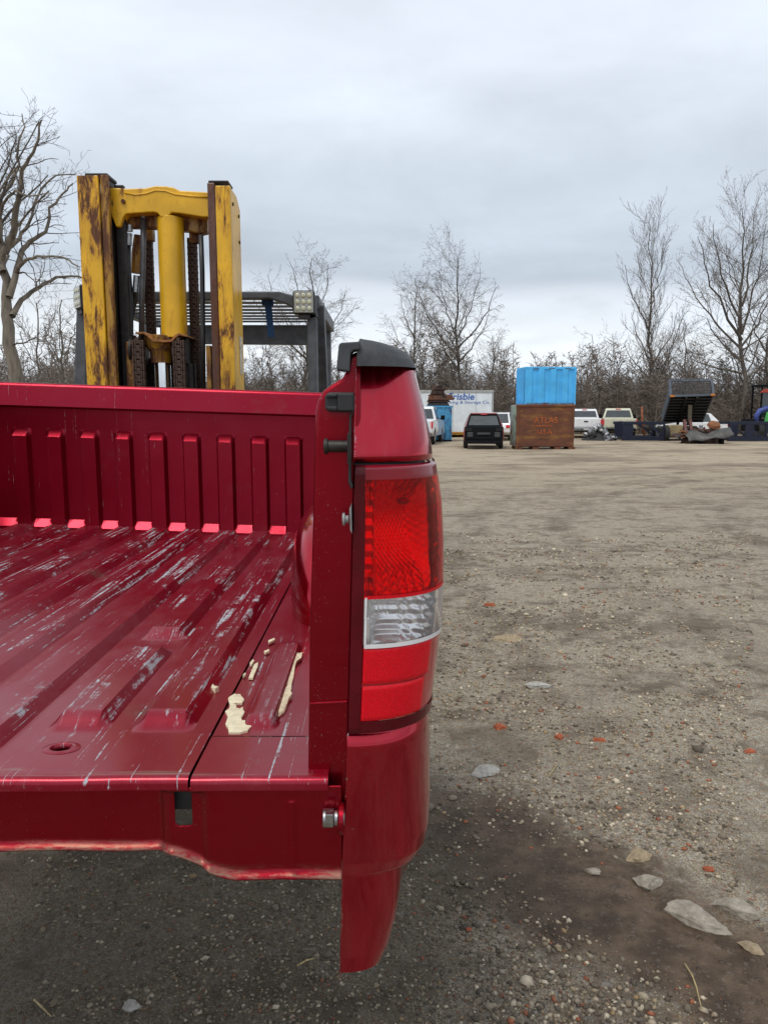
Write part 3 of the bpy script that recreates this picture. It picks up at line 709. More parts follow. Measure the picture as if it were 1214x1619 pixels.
def bedside(mirror):
    zs = np.unique(np.r_[np.linspace(_l[-1, 0] + .002, 1.05, 24), np.linspace(1.05, 1.115, 10), np.linspace(1.115, 1.20, 30), np.linspace(1.20, LZ0 - .004, 22), np.linspace(LZ0 - .004, LZ0, 3), np.linspace(LZ0, LZ1 + .003, 20), np.linspace(LZ1 + .003, LZ1 + .012, 5), np.linspace(LZ1 + .012, 1.8600, 34)])
    P = loft(zs, mirror)
    zz = P[..., 2]
    # rolled lower edge above the lamp and a soft shoulder below it
    k = np.exp(-((zz - (LZ1 + .003)) / .004) ** 2); P[:, 3:37, 1] += .006 * k[:, 3:37]
    k = sm(LZ0 - .016, LZ0, zz) * (zz < LZ0 + .01); P[:, 3:37, 1] += .010 * k[:, 3:37]
    k = 1 - sm(1.130, 1.155, zz); P[:, 3:37, 1] += .004 * k[:, 3:37]          # step-in below the bumper line
    ctr = (P[:-1, :-1] + P[1:, 1:]) / 2
    jj = np.arange(ctr.shape[1])[None, :]
    keep = ~((ctr[..., 2] > LZ0) & (ctr[..., 2] < LZ1 + .0029) & (ctr[..., 1] < 1.20) & (jj >= 2))
    keep &= np.hypot(ctr[..., 1] - 2.2, ctr[..., 2] - .98) > .45
    keep &= ~((ctr[..., 1] > 1.32) & (ctr[..., 2] < 1.0))
    o = MB().grid(P, keep).build('bed_side', PAINT, bed, True, fix=False)
    ed = np.zeros(P.shape[:2], np.float32); ed[:, 1:4] = 1.0
    o.data.attributes.new('edge', 'FLOAT', 'POINT').data.foreach_set('value', ed.ravel()); return o
bedside(False); bedside(True)
MB().box((.035, 1.36, .965), (.060, 1.40, 1.01)).build('splash_flap', BLACKPL, bed, bevel=.006)
# plastic caps on the rails
CS = [(660, 589), (657, 582), (651, 569), (641, 557), (625, 549), (605, 543), (585, 540.5), (570, 540)]
_c = np.array([at(a, b, 1.06)[[2, 0]] for a, b in CS]); _c[:, 0] = np.maximum.accumulate(_c[:, 0] + np.arange(len(_c)) * 1e-6)
def rail_cap(mirror):
    zs = np.r_[np.linspace(1.8565, _c[-1, 0], 22)]
    rows = []; fx = np.sin(np.linspace(0, math.pi / 2, 30)) ** 1.15
    for i, z in enumerate(zs):
        xr = np.interp(z, _c[:, 0], _c[:, 1]) + .002; xl = float(at(564, 577, .996)[0]) + .004 * (i / 21.0) ** 6
        t = np.arcsin(fx ** (1 / .82)); w = .075
        p = np.stack([xl + (xr - xl) * np.sin(t) ** .82, .996 + w * (1 - np.cos(t) ** .82) + .012 * (i / 21.0) ** 3, np.full_like(t, z)], -1)
        q = np.array([(xr, y_, z) for y_ in (1.1, 1.3, 1.7, 2.3, YF + .06)])
        pre = np.array([(xl, YF + .06, z), (xl, 1.3, z), (xl, 1.03, z)])
        rows.append(np.concatenate([pre, p, q]))
    P = np.stack(rows)
    mb = MB()
    if mirror: P[..., 0] = 2 * MID - P[..., 0]
    mb.grid(P)
    b = len(P[0]); o = (len(zs) - 1) * b
    for k in range(b // 2 - 1): mb.f.append((o + k, o + k + 1, o + b - 2 - k, o + b - 1 - k))
    return mb.build('rail_cap', GREYPL, bed, 'auto', fix=True)
rail_cap(False); rail_cap(True)
def pp(pts, Y): return [(float(at(a, b, Y)[0]), float(at(a, b, Y)[2])) for a, b in pts]
MB().prism(pp([(531, 584), (535, 544), (538, 541), (569, 539), (569, 552), (558, 553), (554, 558), (552, 587)], .992), .992, 1.03, 'y').build('cap_corner_block', GREYPL, bed, bevel=.0025)
# rubber bump block with a recess
bb = MB(); P0, P1 = at(513, 651, .985), at(559, 621, .985)
bb.prism(pp([(513, 625), (519, 620), (559, 620), (559, 652), (519, 651), (513, 647)], .985), .990, 1.02, 'y')
bb.prism(pp([(533, 622), (557, 622), (557, 650), (533, 650)], .985), .984, .9905, 'y')
bb.prism(pp([(515, 622), (533, 622), (533, 628), (515, 629)], .985), .985, .9905, 'y')
bb.prism(pp([(515, 642), (533, 642), (533, 650), (517, 649)], .985), .985, .9905, 'y')
bb.build('bump_stop', BLACKPL, bed, bevel=.0018)
# tailgate latch striker
ys_ = .985
a, b = at(511, 706, ys_), at(553, 706, ys_)
sp_ = MB().lathe([(.0060, 0), (.0100, .001), (.0105, .003), (.0100, .0055), (.0078, .0062), (.0078, .0300), (.0095, .0335)], 20, Matrix.Translation(Vector(a)) @ Matrix.Rotation(math.pi / 2, 4, 'Y'))
strk = sp_.build('latch_striker', DARKSTEEL, bed, 'auto')
MB().prism(pp([(549, 686), (552, 683), (555, 684), (555, 738), (551, 736), (549, 732)], ys_), ys_ - .012, 1.03, 'y').build('striker_plate', DARKSTEEL, strk, bevel=.001)
a = at(541, 822, ys_)
MB().lathe([(.0080, 0), (.0085, .001), (.0085, .0030), (.0052, .0036), (.0052, .0080), (.0088, .0082)], 18, Matrix.Translation(Vector(a)) @ Matrix.Rotation(math.pi / 2, 4, 'Y')).build('grey_button', plain('grey_plastic', (.25, .25, .25), .5), bed, 'auto')
MB().prism(pp([(552, 806), (555, 800), (556, 845), (553, 838)], ys_), ys_ - .004, 1.02, 'y').build('button_plate', plain('grey_plastic', (.25, .25, .25), .5), bed, bevel=.001)
MB().prism(pp([(552, 656), (556, 653), (558, 655), (555, 660), (555, 760), (558, 770), (555, 775), (550, 762)], .994), .990, 1.01, 'y').build('edge_strip', BLACKPL, bed, bevel=.0012)
# tailgate hinge stub at the bottom of the jamb
a = at(510, 1297, .985)
hg = MB().lathe([(.0115, 0), (.0128, .001), (.0128, .0150), (.0105, .0165), (.0105, .030)], 20, Matrix.Translation(Vector(a)) @ Matrix.Rotation(math.pi / 2, 4, 'Y')).build('hinge_stub', STEEL, bed, 'auto')
a = Vector(at(520, 1296, .971)); MB().box(a - Vector((.0055, .004, .006)), a + Vector((.0055, .006, .006))).build('hinge_flat', STEEL, hg, bevel=.001)
a = at(534, 1298, .990)
MB().lathe([(.020, 0), (.022, .002), (.022, .008), (.014, .009)], 22, Matrix.Translation(Vector(a)) @ Matrix.Rotation(math.pi / 2, 4, 'Y')).build('hinge_cup', SILL_M, bed, 'auto')
for px, py in ((478, 1268), (473, 1314), (519, 1274), (518, 1347), (366, 1318)):
    q = at(px, py, .998); mb = MB(); blob(mb, (q[0], .9985, q[2]), (.0036, .0022, .0036)); mb.build('rivet', SILL_M, bed, True)
# dried foam blobs on the side floor panel
def foam(pts, h=.004, y_shift=0.0):
    rj = random.Random(len(pts)); pts = [q_ for a_, b_ in zip(pts, pts[1:] + pts[:1]) for q_ in (a_, ((a_[0] + b_[0]) / 2 + rj.uniform(-2, 2), (a_[1] + b_[1]) / 2 + rj.uniform(-1.2, 1.2)))] if len(pts) > 6 else pts
    P = [gnd(a, b, FZ + .001) for a, b in pts]
    c = np.mean(P, 0); base = [tuple(p) for p in P]; n = len(P)
    up = [(c[0] + (p[0] - c[0]) * .93, c[1] + (p[1] - c[1]) * .93, p[2] + h) for p in P]
    zlow = [(p[0], p[1], p[2] - .004) for p in P]
    mb = MB().add(zlow + base + up, [(i, (i + 1) % n, (i + 1) % n + n, i + n) for i in range(n)] + [(i + n, (i + 1) % n + n, (i + 1) % n + 2 * n, i + 2 * n) for i in range(n)] + [tuple(2 * n + i for i in range(n))])
    return mb.build('dried_foam', FOAM, bed, 'auto')
foam([(364, 1103), (372, 1098), (382, 1099), (387, 1106), (384, 1113), (374, 1113), (368, 1116), (363, 1110)], .0009)
foam([(366, 1113), (372, 1114), (374, 1120), (381, 1122), (386, 1119), (388, 1127), (382, 1138), (384, 1142), (400, 1139), (400, 1149), (392, 1157), (380, 1160), (362, 1160), (357, 1146), (361, 1134), (357, 1126), (363, 1122)], .0009)
foam([(470, 1029), (476, 1034), (482, 1033), (480, 1041), (472, 1047), (468, 1064), (463, 1085), (461, 1098), (463, 1104), (457, 1112), (450, 1128), (440, 1137), (439, 1129), (444, 1110), (446, 1101), (455, 1090), (460, 1066), (465, 1045)], .0030)
foam([(395, 1073), (404, 1052), (411, 1048), (410, 1055), (402, 1073)], .0012)
foam([(397, 1050), (402, 1044), (405, 1046), (400, 1053)], .0012)
foam([(420, 1031), (428, 1028), (429, 1031), (422, 1034)], .0012)
foam([(386, 1069), (390, 1065), (391, 1068), (387, 1071)], .0012)
foam([(427, 1014), (437, 1010), (438, 1013), (428, 1018)], .0012)
foam([(334, 1090), (337, 1084), (340, 1090), (348, 1092), (342, 1095), (336, 1094)], .006)

# ---------------- tail lamp
lamp = bpy.data.objects.new('tail_light', None); col.objects.link(lamp); attach(lamp, bed)
lamp['label'] = 'red tail light with a clear reversing lens across its middle'
def lz(py): return float(at(575, py, 1.0)[2])
def patch(name, f0, f1, z0, z1, off, mat, nf=24, nz=24, fun=None, thick=0.0, smooth=True):
    f = np.linspace(f0, f1, nf) if np.isscalar(f0) else None
    zz = np.linspace(z0, z1, nz)
    Fx, Zz = np.meshgrid(np.linspace(f0, f1, nf), zz, indexing='ij')
    o = off if fun is None else off + fun(Fx, Zz)
    P = side_pt(Fx, Zz, o); mb = MB().grid(P)
    ob = mb.build(name, mat, lamp, smooth, fix=False, solid=0)
    if thick:
        md = ob.modifiers.new('solid', 'SOLIDIFY'); md.thickness = thick; md.offset = 1 if thick > 0 else -1
    return ob
za, zb_, zc_, zd, ze, zf_ = LZ1, lz(759), lz(946), lz(1025), lz(1143), LZ0
FL = .135                                 # left bezel width as a fraction
def tip(Fx, Zz): return -.010 * sm(LZ1 - .010, LZ1, Zz)
def edge(Fx, Zz): return -.012 * (1 - sm(0, .022, Fx)) - .010 * sm(LZ1 - .004, LZ1, Zz) * 1.0 - .006 * (1 - sm(LZ0, LZ0 + .004, Zz))
patch('lamp_bezel', 0, .14, LZ0 + .0005, LZ1 - .0005, .004, BEZEL, 26, 60, edge)
patch('lamp_bezel', .14, 1, zb_, LZ1 - .0005, .004, plain('lamp_top_band', (.24, .006, .020), .22, .1, .1, 20, coat=.4), 40, 14, edge)
patch('lamp_bezel', .14, 1, LZ0 + .0005, ze, .003, BEZEL, 40, 12, edge)
patch('brake_lens', .14, 1, zc_, zb_, .004, RED_LENS, 60, 50)
patch('reverse_lens', .16, 1, zd, zc_ - .001, .0045, CLEAR_LENS, 60, 30)
fr = CLEAR_FR = plain('clear_lens_rim', (.75, .74, .76), .15, 0, .1, 30, coat=1)
patch('reverse_lens_rim', .155, 1, zd - .0015, zd + .0045, .0052, fr, 40, 5)
patch('reverse_lens_rim', .150, .172, zd, zc_, .0052, fr, 5, 12)
patch('red_lens_rim', .14, 1, zc_ - .0022, zc_ + .0025, .0050, REFLEX, 40, 4)
zmid = lz(1086)
def pillow(f0, f1, z0, z1):
    return lambda Fx, Zz: .0018 * np.minimum(sm(f0, f0 + .02, Fx) * (1 - sm(f1 - .02, f1, Fx)), sm(z0, z0 + .003, Zz) * (1 - sm(z1 - .003, z1, Zz)))
patch('reflex_panel', .145, .86, zmid + .0012, zd - .001, .0022, REFLEX, 40, 16, pillow(.145, .86, zmid + .0012, zd - .001))
patch('reflex_panel', .145, .82, ze, zmid - .0012, .0022, REFLEX, 40, 16, pillow(.145, .82, ze, zmid - .0012))
patch('reflex_panel', .82, 1, ze, zd - .001, .0015, plain('side_reflex_plastic', (.42, .004, .014), .3, 0, .2, 200, coat=1), 20, 24)
patch('reflex_panel', .14, .87, zmid - .0035, zmid + .0035, .0012, plain('reflex_gap_plastic', (.45, .004, .012), .4, 0, .1, 50, coat=.5), 30, 4)
# silvered bowl behind the brake lens: fluted rims, two shallow dishes for the bulbs, ribbed strip at the inner edge
def bowl(Fx, Zz):
    zz = (Zz - zc_) / (zb_ - zc_)
    main = sm(.235, .30, Fx) * (1 - sm(.78, .95, Fx))
    dish = np.clip(1 - ((Fx - .55) / .36) ** 2, 0, 1) ** .5 * np.clip(1 - ((zz - .47) / .50) ** 2, 0, 1) ** .5
    flute = .0022 * np.abs(np.sin(Fx * 34)) * (sm(.70, .80, zz) + (1 - sm(.16, .26, zz)))
    ribs = .0030 * np.abs(((zz * 9) % 1) - .5) * 2 * (1 - sm(.225, .235, Fx))
    cells = .00075 * np.sin(Fx * 105 + .6 * np.sin(zz * 21)) * np.sin(zz * 92) * main
    side = .003 * np.sin(zz * 38) * sm(.90, .95, Fx)
    step_ = .004 * ((zz > .50) & (Fx > .50) & (Fx < .80)) * main
    slope = -.030 * np.sin(np.clip(zz, 0, 1) ** 1.35 * math.pi)
    return -.006 + slope * main - .006 * dish * main + flute - ribs + cells + side
patch('brake_reflector', .14, .995, zc_, zb_, 0, MIRROR, 150, 150, bowl)
def bowl2(Fx, Zz):
    zz = (Zz - zd) / (zc_ - zd)
    dish = np.clip(1 - ((Fx - .52) / .30) ** 2, 0, 1) ** .5 * np.clip(1 - ((zz - .5) / .52) ** 2, 0, 1) ** .5
    steps = .0030 * np.abs(((zz * 5 + Fx * .8) % 1) - .5) * 2 * sm(.22, .30, Fx)
    cols = .002 * np.abs(np.sin(Fx * 48)) * (zz > .55) * (Fx < .5)
    return -.007 - .020 * dish - steps - cols + .0012 * np.sin(Fx * 60 + zz * 20) * (Fx > .6)
patch('reverse_reflector', .15, .995, zd, zc_, 0, MIRROR, 130, 70, bowl2)
def bulb(fx, z, s):
    p = side_pt(np.array([fx]), np.array([z]), -.016)[0]; mb = MB(); blob(mb, p, (s * 2.0, s * 1.1, s * 1.25)); return mb.build('bulb', plain('dark_bulb_glass', (.10, .02, .02), .1, 0, .1, 20, coat=1), lamp, True)
bulb(.62, zc_ + (zb_ - zc_) * .80, .0045)
patch('lamp_housing', 0, 1, LZ0 - .01, LZ1 + .01, -.062, BLACKPL, 12, 8)
patch('lamp_housing', 0, 1, LZ1 - .006, LZ1 + .014, -.012, BLACKPL, 30, 4)
patch('lamp_housing', 0, 1, LZ0 - .014, LZ0 + .006, -.014, BLACKPL, 30, 4)
def lamp_side(name, z0, z1, mat, off):   # where the lamp runs on along the bed side
    zz = np.linspace(z0, z1, 12); rows = []
    for z in zz:
        p = side_pt(np.array([1.0]), np.array([z]), off)[0]
        rows.append([(p[0], p[1] + q, z) for q in (0, .012, .03, .05, .075)])
    MB().grid(np.array(rows)).build(name, mat, lamp, True, fix=False)
DARKRED = plain('deep_red_lamp_plastic', (.22, .004, .010), .18, 0, .2, 30, coat=1)
lamp_side('brake_lens_side', zc_, zb_, DARKRED, .004); lamp_side('reverse_lens_side', zd, zc_, fr, .0045)
lamp_side('lamp_housing', LZ1 - .006, LZ1 + .016, BLACKPL, -.006); lamp_side('lamp_housing', LZ0 - .012, LZ0 + .004, BLACKPL, -.006)
lamp_side('reflex_side', ze, zd, DARKRED, .0015); lamp_side('bezel_side', zb_, LZ1, BEZEL, .003); lamp_side('bezel_side', LZ0, ze, BEZEL, .002)
patch('brake_lens_wall', .90, 1, zc_, zb_, -.006, DARKRED, 14, 20, lambda Fx, Zz: .0035 * np.abs(np.sin(Zz * 170)) )
# ------------------------------------------------------------------ yellow forklift holding the bed
YM = 3.60                                # front face of the mast
fk = thing('forklift', 'old yellow forklift with rust chipped mast and dark overhead guard', 'forklift', (-1.04, 4.5, 0), 0, world_coords=True)
def X3(px, Y=YM): return float(at(px, 450, Y)[0])
def Z3(py, Y=YM): return float(at(250, py, Y)[2])
ZT = Z3(277)
def xat(px_top, Y=YM, py=277): return float(at(px_top, py, Y)[0])
def rail(name, x0, x1, y0, y1, z0, z1, mat, bev=.004): 
    a, b = sorted((x0, x1)); return MB().box((a, y0, z0), (b, y1, z1)).build(name, mat, fk, bevel=bev)
# left column: outer channel (front flange, web, rear flange) then the inner I-rail
xl0, xl1, xl2 = xat(121), xat(155), xat(169)
rail('mast_flange', xl0, xl1, YM, YM + .028, .12, ZT, YELLOW_R)
rail('mast_web', xl0, xl0 + .022, YM + .030, YM + .20, .12, ZT - .004, YELLOW_R)
rail('mast_flange', xl0, xl1 - .01, YM + .202, YM + .226, .12, ZT - .02, YELLOW_D)
rail('inner_rail_flange', xl1 + .004, xl2, YM + .010, YM + .040, .16, ZT + .006, YELLOW_D)
rail('inner_rail_web', xl2 - .030, xl2 - .012, YM + .042, YM + .170, .16, ZT + .004, DARKSTEEL)
rail('inner_rail_flange', xl1 + .01, xat(176), YM + .172, YM + .196, .16, ZT - .05, YELLOW)
rail('roller_guide', xl2 - .004, xl2 + .040, YM + .10, YM + .13, .2, Z3(292, YM + .1), DARKSTEEL)
# right column
xr0, xr1, xr2 = xat(327, YM, 290), xat(339, YM, 290), xat(364, YM, 290)
ZR = Z3(288)
rail('inner_rail_flange', xr0, xr1, YM + .006, YM + .038, .16, ZR, RUSTY_BROWN)
rail('inner_rail_web', xr0 + .004, xr0 + .022, YM + .040, YM + .165, .16, ZR - .004, DARKSTEEL)
rail('mast_flange', xr1 + .003, xr2, YM, YM + .028, .12, ZR - .014, YELLOW_R)
mw = MB().prism([(YM + .030, .12), (YM + .245, .12), (YM + .245, ZR - .018 - .045), (YM + .16, ZR - .018), (YM + .030, ZR - .016)], xr2 - .024, xr2 - .002, 'x').build('mast_web', YELLOW, fk, bevel=.004)
for k, (dy, dz) in enumerate(((.20, .10), (.20, .22), (.06, .08))):
    MB().cyl((xr2 - .004, YM + dy, ZR - dz), (xr2 + .003, YM + dy, ZR - dz), .008, 10).build('bolt', DARKSTEEL, mw)
q0 = YM + .14
MB().box((xr2 - .001, q0, Z3(590)), (xr2 + .0015, q0 + .05, Z3(527))).build('decal', plain('worn_white_decal', (.62, .60, .52), .6, 0, .5, 60), mw)
rail('mast_cap', xr0 + .004, xr2 - .010, YM + .012, YM + .12, ZR + .001, ZR + .012, DARKSTEEL)
rail('mast_cap', xl0 + .03, xl2 - .004, YM + .02, YM + .15, ZT + .001, ZT + .016, DARKSTEEL)
# cast cross head between the columns
YC = YM + .075
def C(pts, Y=YC): return [(float(at(a, b, Y)[0]), float(at(a, b, Y)[2])) for a, b in pts]
head = MB().prism(C([(168, 296), (200, 298), (230, 297), (246, 293.5), (262, 294), (274, 296), (284, 301), (305, 302), (335, 304), (335, 343), (320, 343), (285, 337), (271, 336), (266, 343), (254, 343), (250, 337), (244, 335), (228, 336), (199, 338), (194, 345), (190, 358), (184, 359), (172, 330)]), YC, YC + .07, 'y')
head = head.build('cross_head', YELLOW, fk, bevel=.005, seg=2)
MB().prism(C([(190, 334), (330, 340), (330, 369), (318, 372), (300, 367), (283, 366), (240, 362), (205, 361), (190, 359)], YC + .10), YC + .074, YC + .13, 'y').build('cross_head_rib', YELLOW_D, head, bevel=.008)
wv = [(198, 305), (215, 308), (232, 306), (246, 301), (262, 302), (276, 307), (300, 310), (328, 312)]
MB().tube([at(a, b, YC - .0005) for a, b in wv], .004, 8).build('weld_seam', YELLOW, head, True)
p = at(196, 319, YC); MB().cyl((p[0], YC - .012, p[2]), (p[0], YC + .01, p[2]), .010, 6).build('bolt', RUSTY_BROWN, head)
# lift cylinder
ccx = float(at(267, 420, YC)[0]); ccy = YC + .06; rad = .0615
ztop, zbot = float(at(267, 340, YC)[2]), float(at(267, 533, YC)[2])
cylo = MB().lathe([(rad, 0), (rad, ztop - zbot)], 40, Matrix.Translation((ccx, ccy, zbot))).build('lift_cylinder', YELLOW, fk, 'auto', bevel=.003)
YH = ccy - rad - .03
bp = [(214, 525), (228, 524.5), (236, 529), (243, 536), (260, 538), (270, 537), (277, 529), (283, 526.5), (297, 530), (297, 533), (284, 530), (279, 533), (272, 540.5), (258, 541.5), (242, 540), (234, 532.5), (227, 528), (214, 528)]
MB().prism(C(bp, YH), YH, YH + .15, 'y').build('chain_guard_plate', plain('orange_rust_plate', (.30, .12, .03), .7, 0, .4, 40), fk, bevel=.002)
for px in (249, 265):
    p = at(px, 535, YH); MB().cyl((p[0], YH + .02, p[2] - .004), (p[0], YH + .02, p[2] + .008), .007, 8).build('bolt', RUSTY_BROWN, fk)
hb = MB().lathe([(.05, 0), (.052, .05), (.075, .085), (.078, .125), (.06, .13)], 28, Matrix.Translation((float(at(256, 580, ccy)[0]), ccy, Z3(574, ccy)))).build('rod_head', YELLOW_D, fk, 'auto')
MB().cyl((float(at(258.5, 590, ccy)[0]), ccy, 1.3), (float(at(258.5, 590, ccy)[0]), ccy, Z3(573, ccy) + .004), .040, 36).build('piston_rod', CHROME, fk, 'auto')
# leaf chains: link plates strung along each run
def link_mesh():
    mb = MB()
    for x in (-.0155, -.0085, .0085, .0155, -.0025, .0025):
        L = .0235 if abs(x) > .005 else .020
        z0 = 0 if abs(x) > .005 else .0105
        mb.prism([(-.009, z0 - L * .42), (-.009, z0 + L * .42), (-.006, z0 + L * .55), (.006, z0 + L * .55), (.009, z0 + L * .42), (.009, z0 - L * .42), (.006, z0 - L * .55), (-.006, z0 - L * .55)], x - .0024, x + .0024, 'x')
    mb.cyl((-.020, 0, 0), (.020, 0, 0), .0042, 8)
    return mb
lk_me = None
def chain(px, py0, py1, Y, sc=1.0):
    global lk_me
    x = float(at(px, (py0 + py1) / 2, Y)[0]); z0, z1 = float(at(px, py1, Y)[2]), float(at(px, py0, Y)[2])
    run = MB().bar((x, Y + .012, z0), (x, Y + .012, z1 - .02), .012 * sc, .004).build('chain', CHAIN_M, fk)
    pitch = .0235 * sc; k = 0
    while z0 + k * pitch < z1:
        if lk_me is None:
            o = link_mesh().build('chain_link', CHAIN_M, None); lk_me = o.data
        else: o = bpy.data.objects.new('chain_link', lk_me); col.objects.link(o)
        o.location = (x, Y, z0 + k * pitch); o.scale = (sc, sc, sc); attach(o, run); k += 1
    return run
chain(237, 376, 530, ccy + .13, 1.25); chain(308, 372, 625, ccy + .07, 1.25)
chain(221, 541, 628, ccy - .075, 1.5); chain(284.5, 541, 628, ccy - .075, 1.5)
for px in (221, 284.5):                  # sheaves the near chains run over
    x = float(at(px, 545, ccy)[0]); zc2 = Z3(556, ccy)
    MB().cyl((x - .024, ccy, zc2), (x + .024, ccy, zc2), .066, 32).build('chain_sheave', CHAIN_M, fk, 'auto')
    MB().cyl((x - (-.032 if px > 250 else .02), ccy, zc2), (x + (.045 if px > 250 else -.032), ccy, zc2), .078, 32).build('sheave_flange', DARKSTEEL, fk, 'auto')
MB().cyl((float(at(300, 560, ccy)[0]), ccy, 1.3), (float(at(300, 560, ccy)[0]), ccy, Z3(575, ccy)), .03, 14).build('side_cylinder', DARKSTEEL, fk)
p0 = at(308, 375, ccy + .07); MB().box((p0[0] - .022, ccy + .05, p0[2] - .03), (p0[0] + .022, ccy + .09, p0[2] + .04)).build('chain_anchor', YELLOW_D, fk, bevel=.004)
p0 = at(237, 375, ccy + .13); MB().box((p0[0] - .022, ccy + .11, p0[2] - .02), (p0[0] + .022, ccy + .15, p0[2] + .05)).build('chain_anchor', YELLOW_D, fk, bevel=.004)
MB().box((float(at(229, 600, ccy + .10)[0]), ccy + .09, 1.3), (float(at(301, 600, ccy + .10)[0]), ccy + .14, Z3(566, ccy + .1))).build('rear_tie_plate', DARKSTEEL, fk, bevel=.006)
# hoses and fittings
def hose(pts, Y, r, mat=HOSE_M): return MB().tube([at(a, b, Y) for a, b in pts], r, 12).build('hydraulic_hose', mat, fk, True)
hose([(203, 386), (203, 420), (205, 450), (207, 480), (207, 520), (208, 560), (209, 625)], YC + .08, .0135)
hose([(227, 345), (227, 400), (225, 460), (224, 540)], YC + .06, .0135, plain('grey_steel_pipe', (.09, .09, .095), .4, .3, .3, 30))
hose([(216, 440), (214, 470), (208, 500), (198, 535), (194, 560)], YC + .14, .014)
for pts, r_, mm_ in (([(205, 356), (205, 366)], .017, STEEL), ([(204, 369), (203, 388)], .018, STEEL), ([(227, 341), (227, 362)], .018, STEEL), ([(217, 436), (215, 462)], .017, STEEL)):
    MB().tube([at(a, b, YC + .075) for a, b in pts], r_, 10).build('hose_fitting', mm_, fk, 'auto')
MB().tube([at(219, 372, YC + .16), at(217, 400, YC + .16), at(216, 432, YC + .16)], [.020, .026, .026], 14).build('tilt_cylinder', YELLOW_D, fk, 'auto')
hose([(318, 372), (320, 430), (321, 520), (322, 625)], YC + .02, .012)
rail('carriage_post', X3(184, YM - .02), X3(206, YM - .02), YM - .02 + .09, YM + .15, 1.2, Z3(540, YM + .07), YELLOW_D)
rail('carriage_post', X3(320, YM), X3(328, YM), YM + .03, YM + .10, 1.2, Z3(545), YELLOW_D)
# carriage and forks under the bed
rail('carriage_bar', -1.45, -.63, YM - .06, YM - .005, 1.00, 1.12, DARKSTEEL); rail('carriage_bar', -1.45, -.63, YM - .06, YM - .005, 1.42, 1.52, DARKSTEEL)
for x in (-1.38, -.78):
    MB().prism([(YM - .115, 1.55), (YM - .065, 1.55), (YM - .065, 1.15), (YM - .09, 1.150), (1.90, 1.175), (1.86, 1.195), (YM - .115, 1.2045)], x, x + .13, 'x').build('fork', DARKSTEEL, fk, bevel=.004)
# overhead guard
YG = 4.05
def G(px, py, Y=YG): return at(px, py, Y)
a = G(497, 500); gx1 = float(G(503, 480)[0]); gx0 = float(G(113, 480)[0]); gz = float(G(480, 466)[2])
def post(px0, px1, Y0, Y1, zt, zb_, mat=GUARD_M): 
    x0, x1 = float(at(px0, 550, Y0)[0]), float(at(px1, 550, Y0)[0]); return MB().box((x0, Y0, zb_), (x1, Y1, zt)).build('guard_post', mat, fk, bevel=.006)
ptop = float(G(490, 470)[2])
post(486, 501, YG, YG + .09, ptop, .9)
MB().hexa([(gx0 - .10, YG, .9), (gx0 - .02, YG, .9), (gx0 - .02, YG + .08, .9), (gx0 - .10, YG + .08, .9)], [(gx0 + .03, YG, ptop), (gx0 + .085, YG, ptop), (gx0 + .085, YG + .08, ptop), (gx0 + .03, YG + .08, ptop)]).build('guard_post', GUARD_M, fk, bevel=.006)
YK = YG + 1.25
for px in (501, 140):
    x = gx1 - .05 if px > 300 else gx0 + .02
    MB().bar((x + (.05 if px > 300 else 0), YG + .10, ptop - .02), (x + (.06 if px > 300 else 0), YG + .62, .95), .05, .06).build('guard_post', GUARD_M, fk, bevel=.006)
    MB().bar((x, YK, 1.0), (x, YK, ptop), .06).build('guard_post', GUARD_M, fk, bevel=.006)
# roof: front beam with deep face, side beams, slats with gaps between
fb = MB().prism([(gx0 + .05, ptop - .005), (gx0 + .13, ptop + .03), (gx1 - .20, ptop + .03), (gx1 - .03, ptop - .02), (gx1 + .0, ptop - .10), (gx1 - .05, ptop - .115), (gx1 - .16, ptop - .035), (gx1 - .25, ptop - .005), (gx0 + .05, ptop - .03)], YG, YG + .06, 'y').build('guard_front_beam', GUARD_M, fk, bevel=.006)
for k in range(8):
    y0 = YG + .10 + k * .15
    MB().box((gx0 + .10, y0, ptop + .008), (gx1 - .06, y0 + .075, ptop + .014)).build('guard_slat', GUARD_M, fk, bevel=.004)
MB().box((gx0 + .04, YG + .061, ptop - .02), (gx0 + .098, YK + .03, ptop + .03)).build('guard_side_beam', GUARD_M, fk, bevel=.006)
MB().box((gx1 - .055, YG + .061, ptop - .05), (gx1 + .0, YK + .03, ptop + .02)).build('guard_side_beam', GUARD_M, fk, bevel=.006)
MB().prism([(gx0 + .1, ptop - .006), (gx1 - .06, ptop - .006), (gx1 - .06, ptop - .16), (gx1 - .12, ptop - .14), (gx0 + .1, ptop - .13)], YK - .02, YK + .03, 'y').build('guard_rear_beam', GUARD_M, fk, bevel=.006)
# LED work lamps
def work_lamp(px, py, Y, rz):
    c = at(px, py, Y); e = bpy.data.objects.new('work_lamp', None); col.objects.link(e); e.location = c; e.rotation_euler = (0, 0, rz); attach(e, fk)
    MB().box((-.056, .004, -.060), (.056, .05, .060)).build('lamp_case', BLACKPL, e, bevel=.010)
    MB().box((-.049, -.001, -.053), (.049, .0035, .053)).build('lamp_glass', plain('dusty_lamp_glass', (.30, .31, .27), .3, 0, .25, 60, coat=1), e, bevel=.004)
    for k in range(9):
        x, z = (k % 3 - 1) * .030, (k // 3 - 1) * .033; mb = MB(); blob(mb, (x, -.001, z), (.0125, .004, .0125)); mb.build('led', plain('led_dome', (.50, .50, .36), .25, 0, .2, 30, coat=1), e, True)
    MB().box((-.03, .012, -.085), (.03, .03, -.061)).build('lamp_bracket', DARKSTEEL, e, bevel=.003)
work_lamp(480, 477.5, YG - .055, 0); work_lamp(122, 470, YG - .055, -.9)
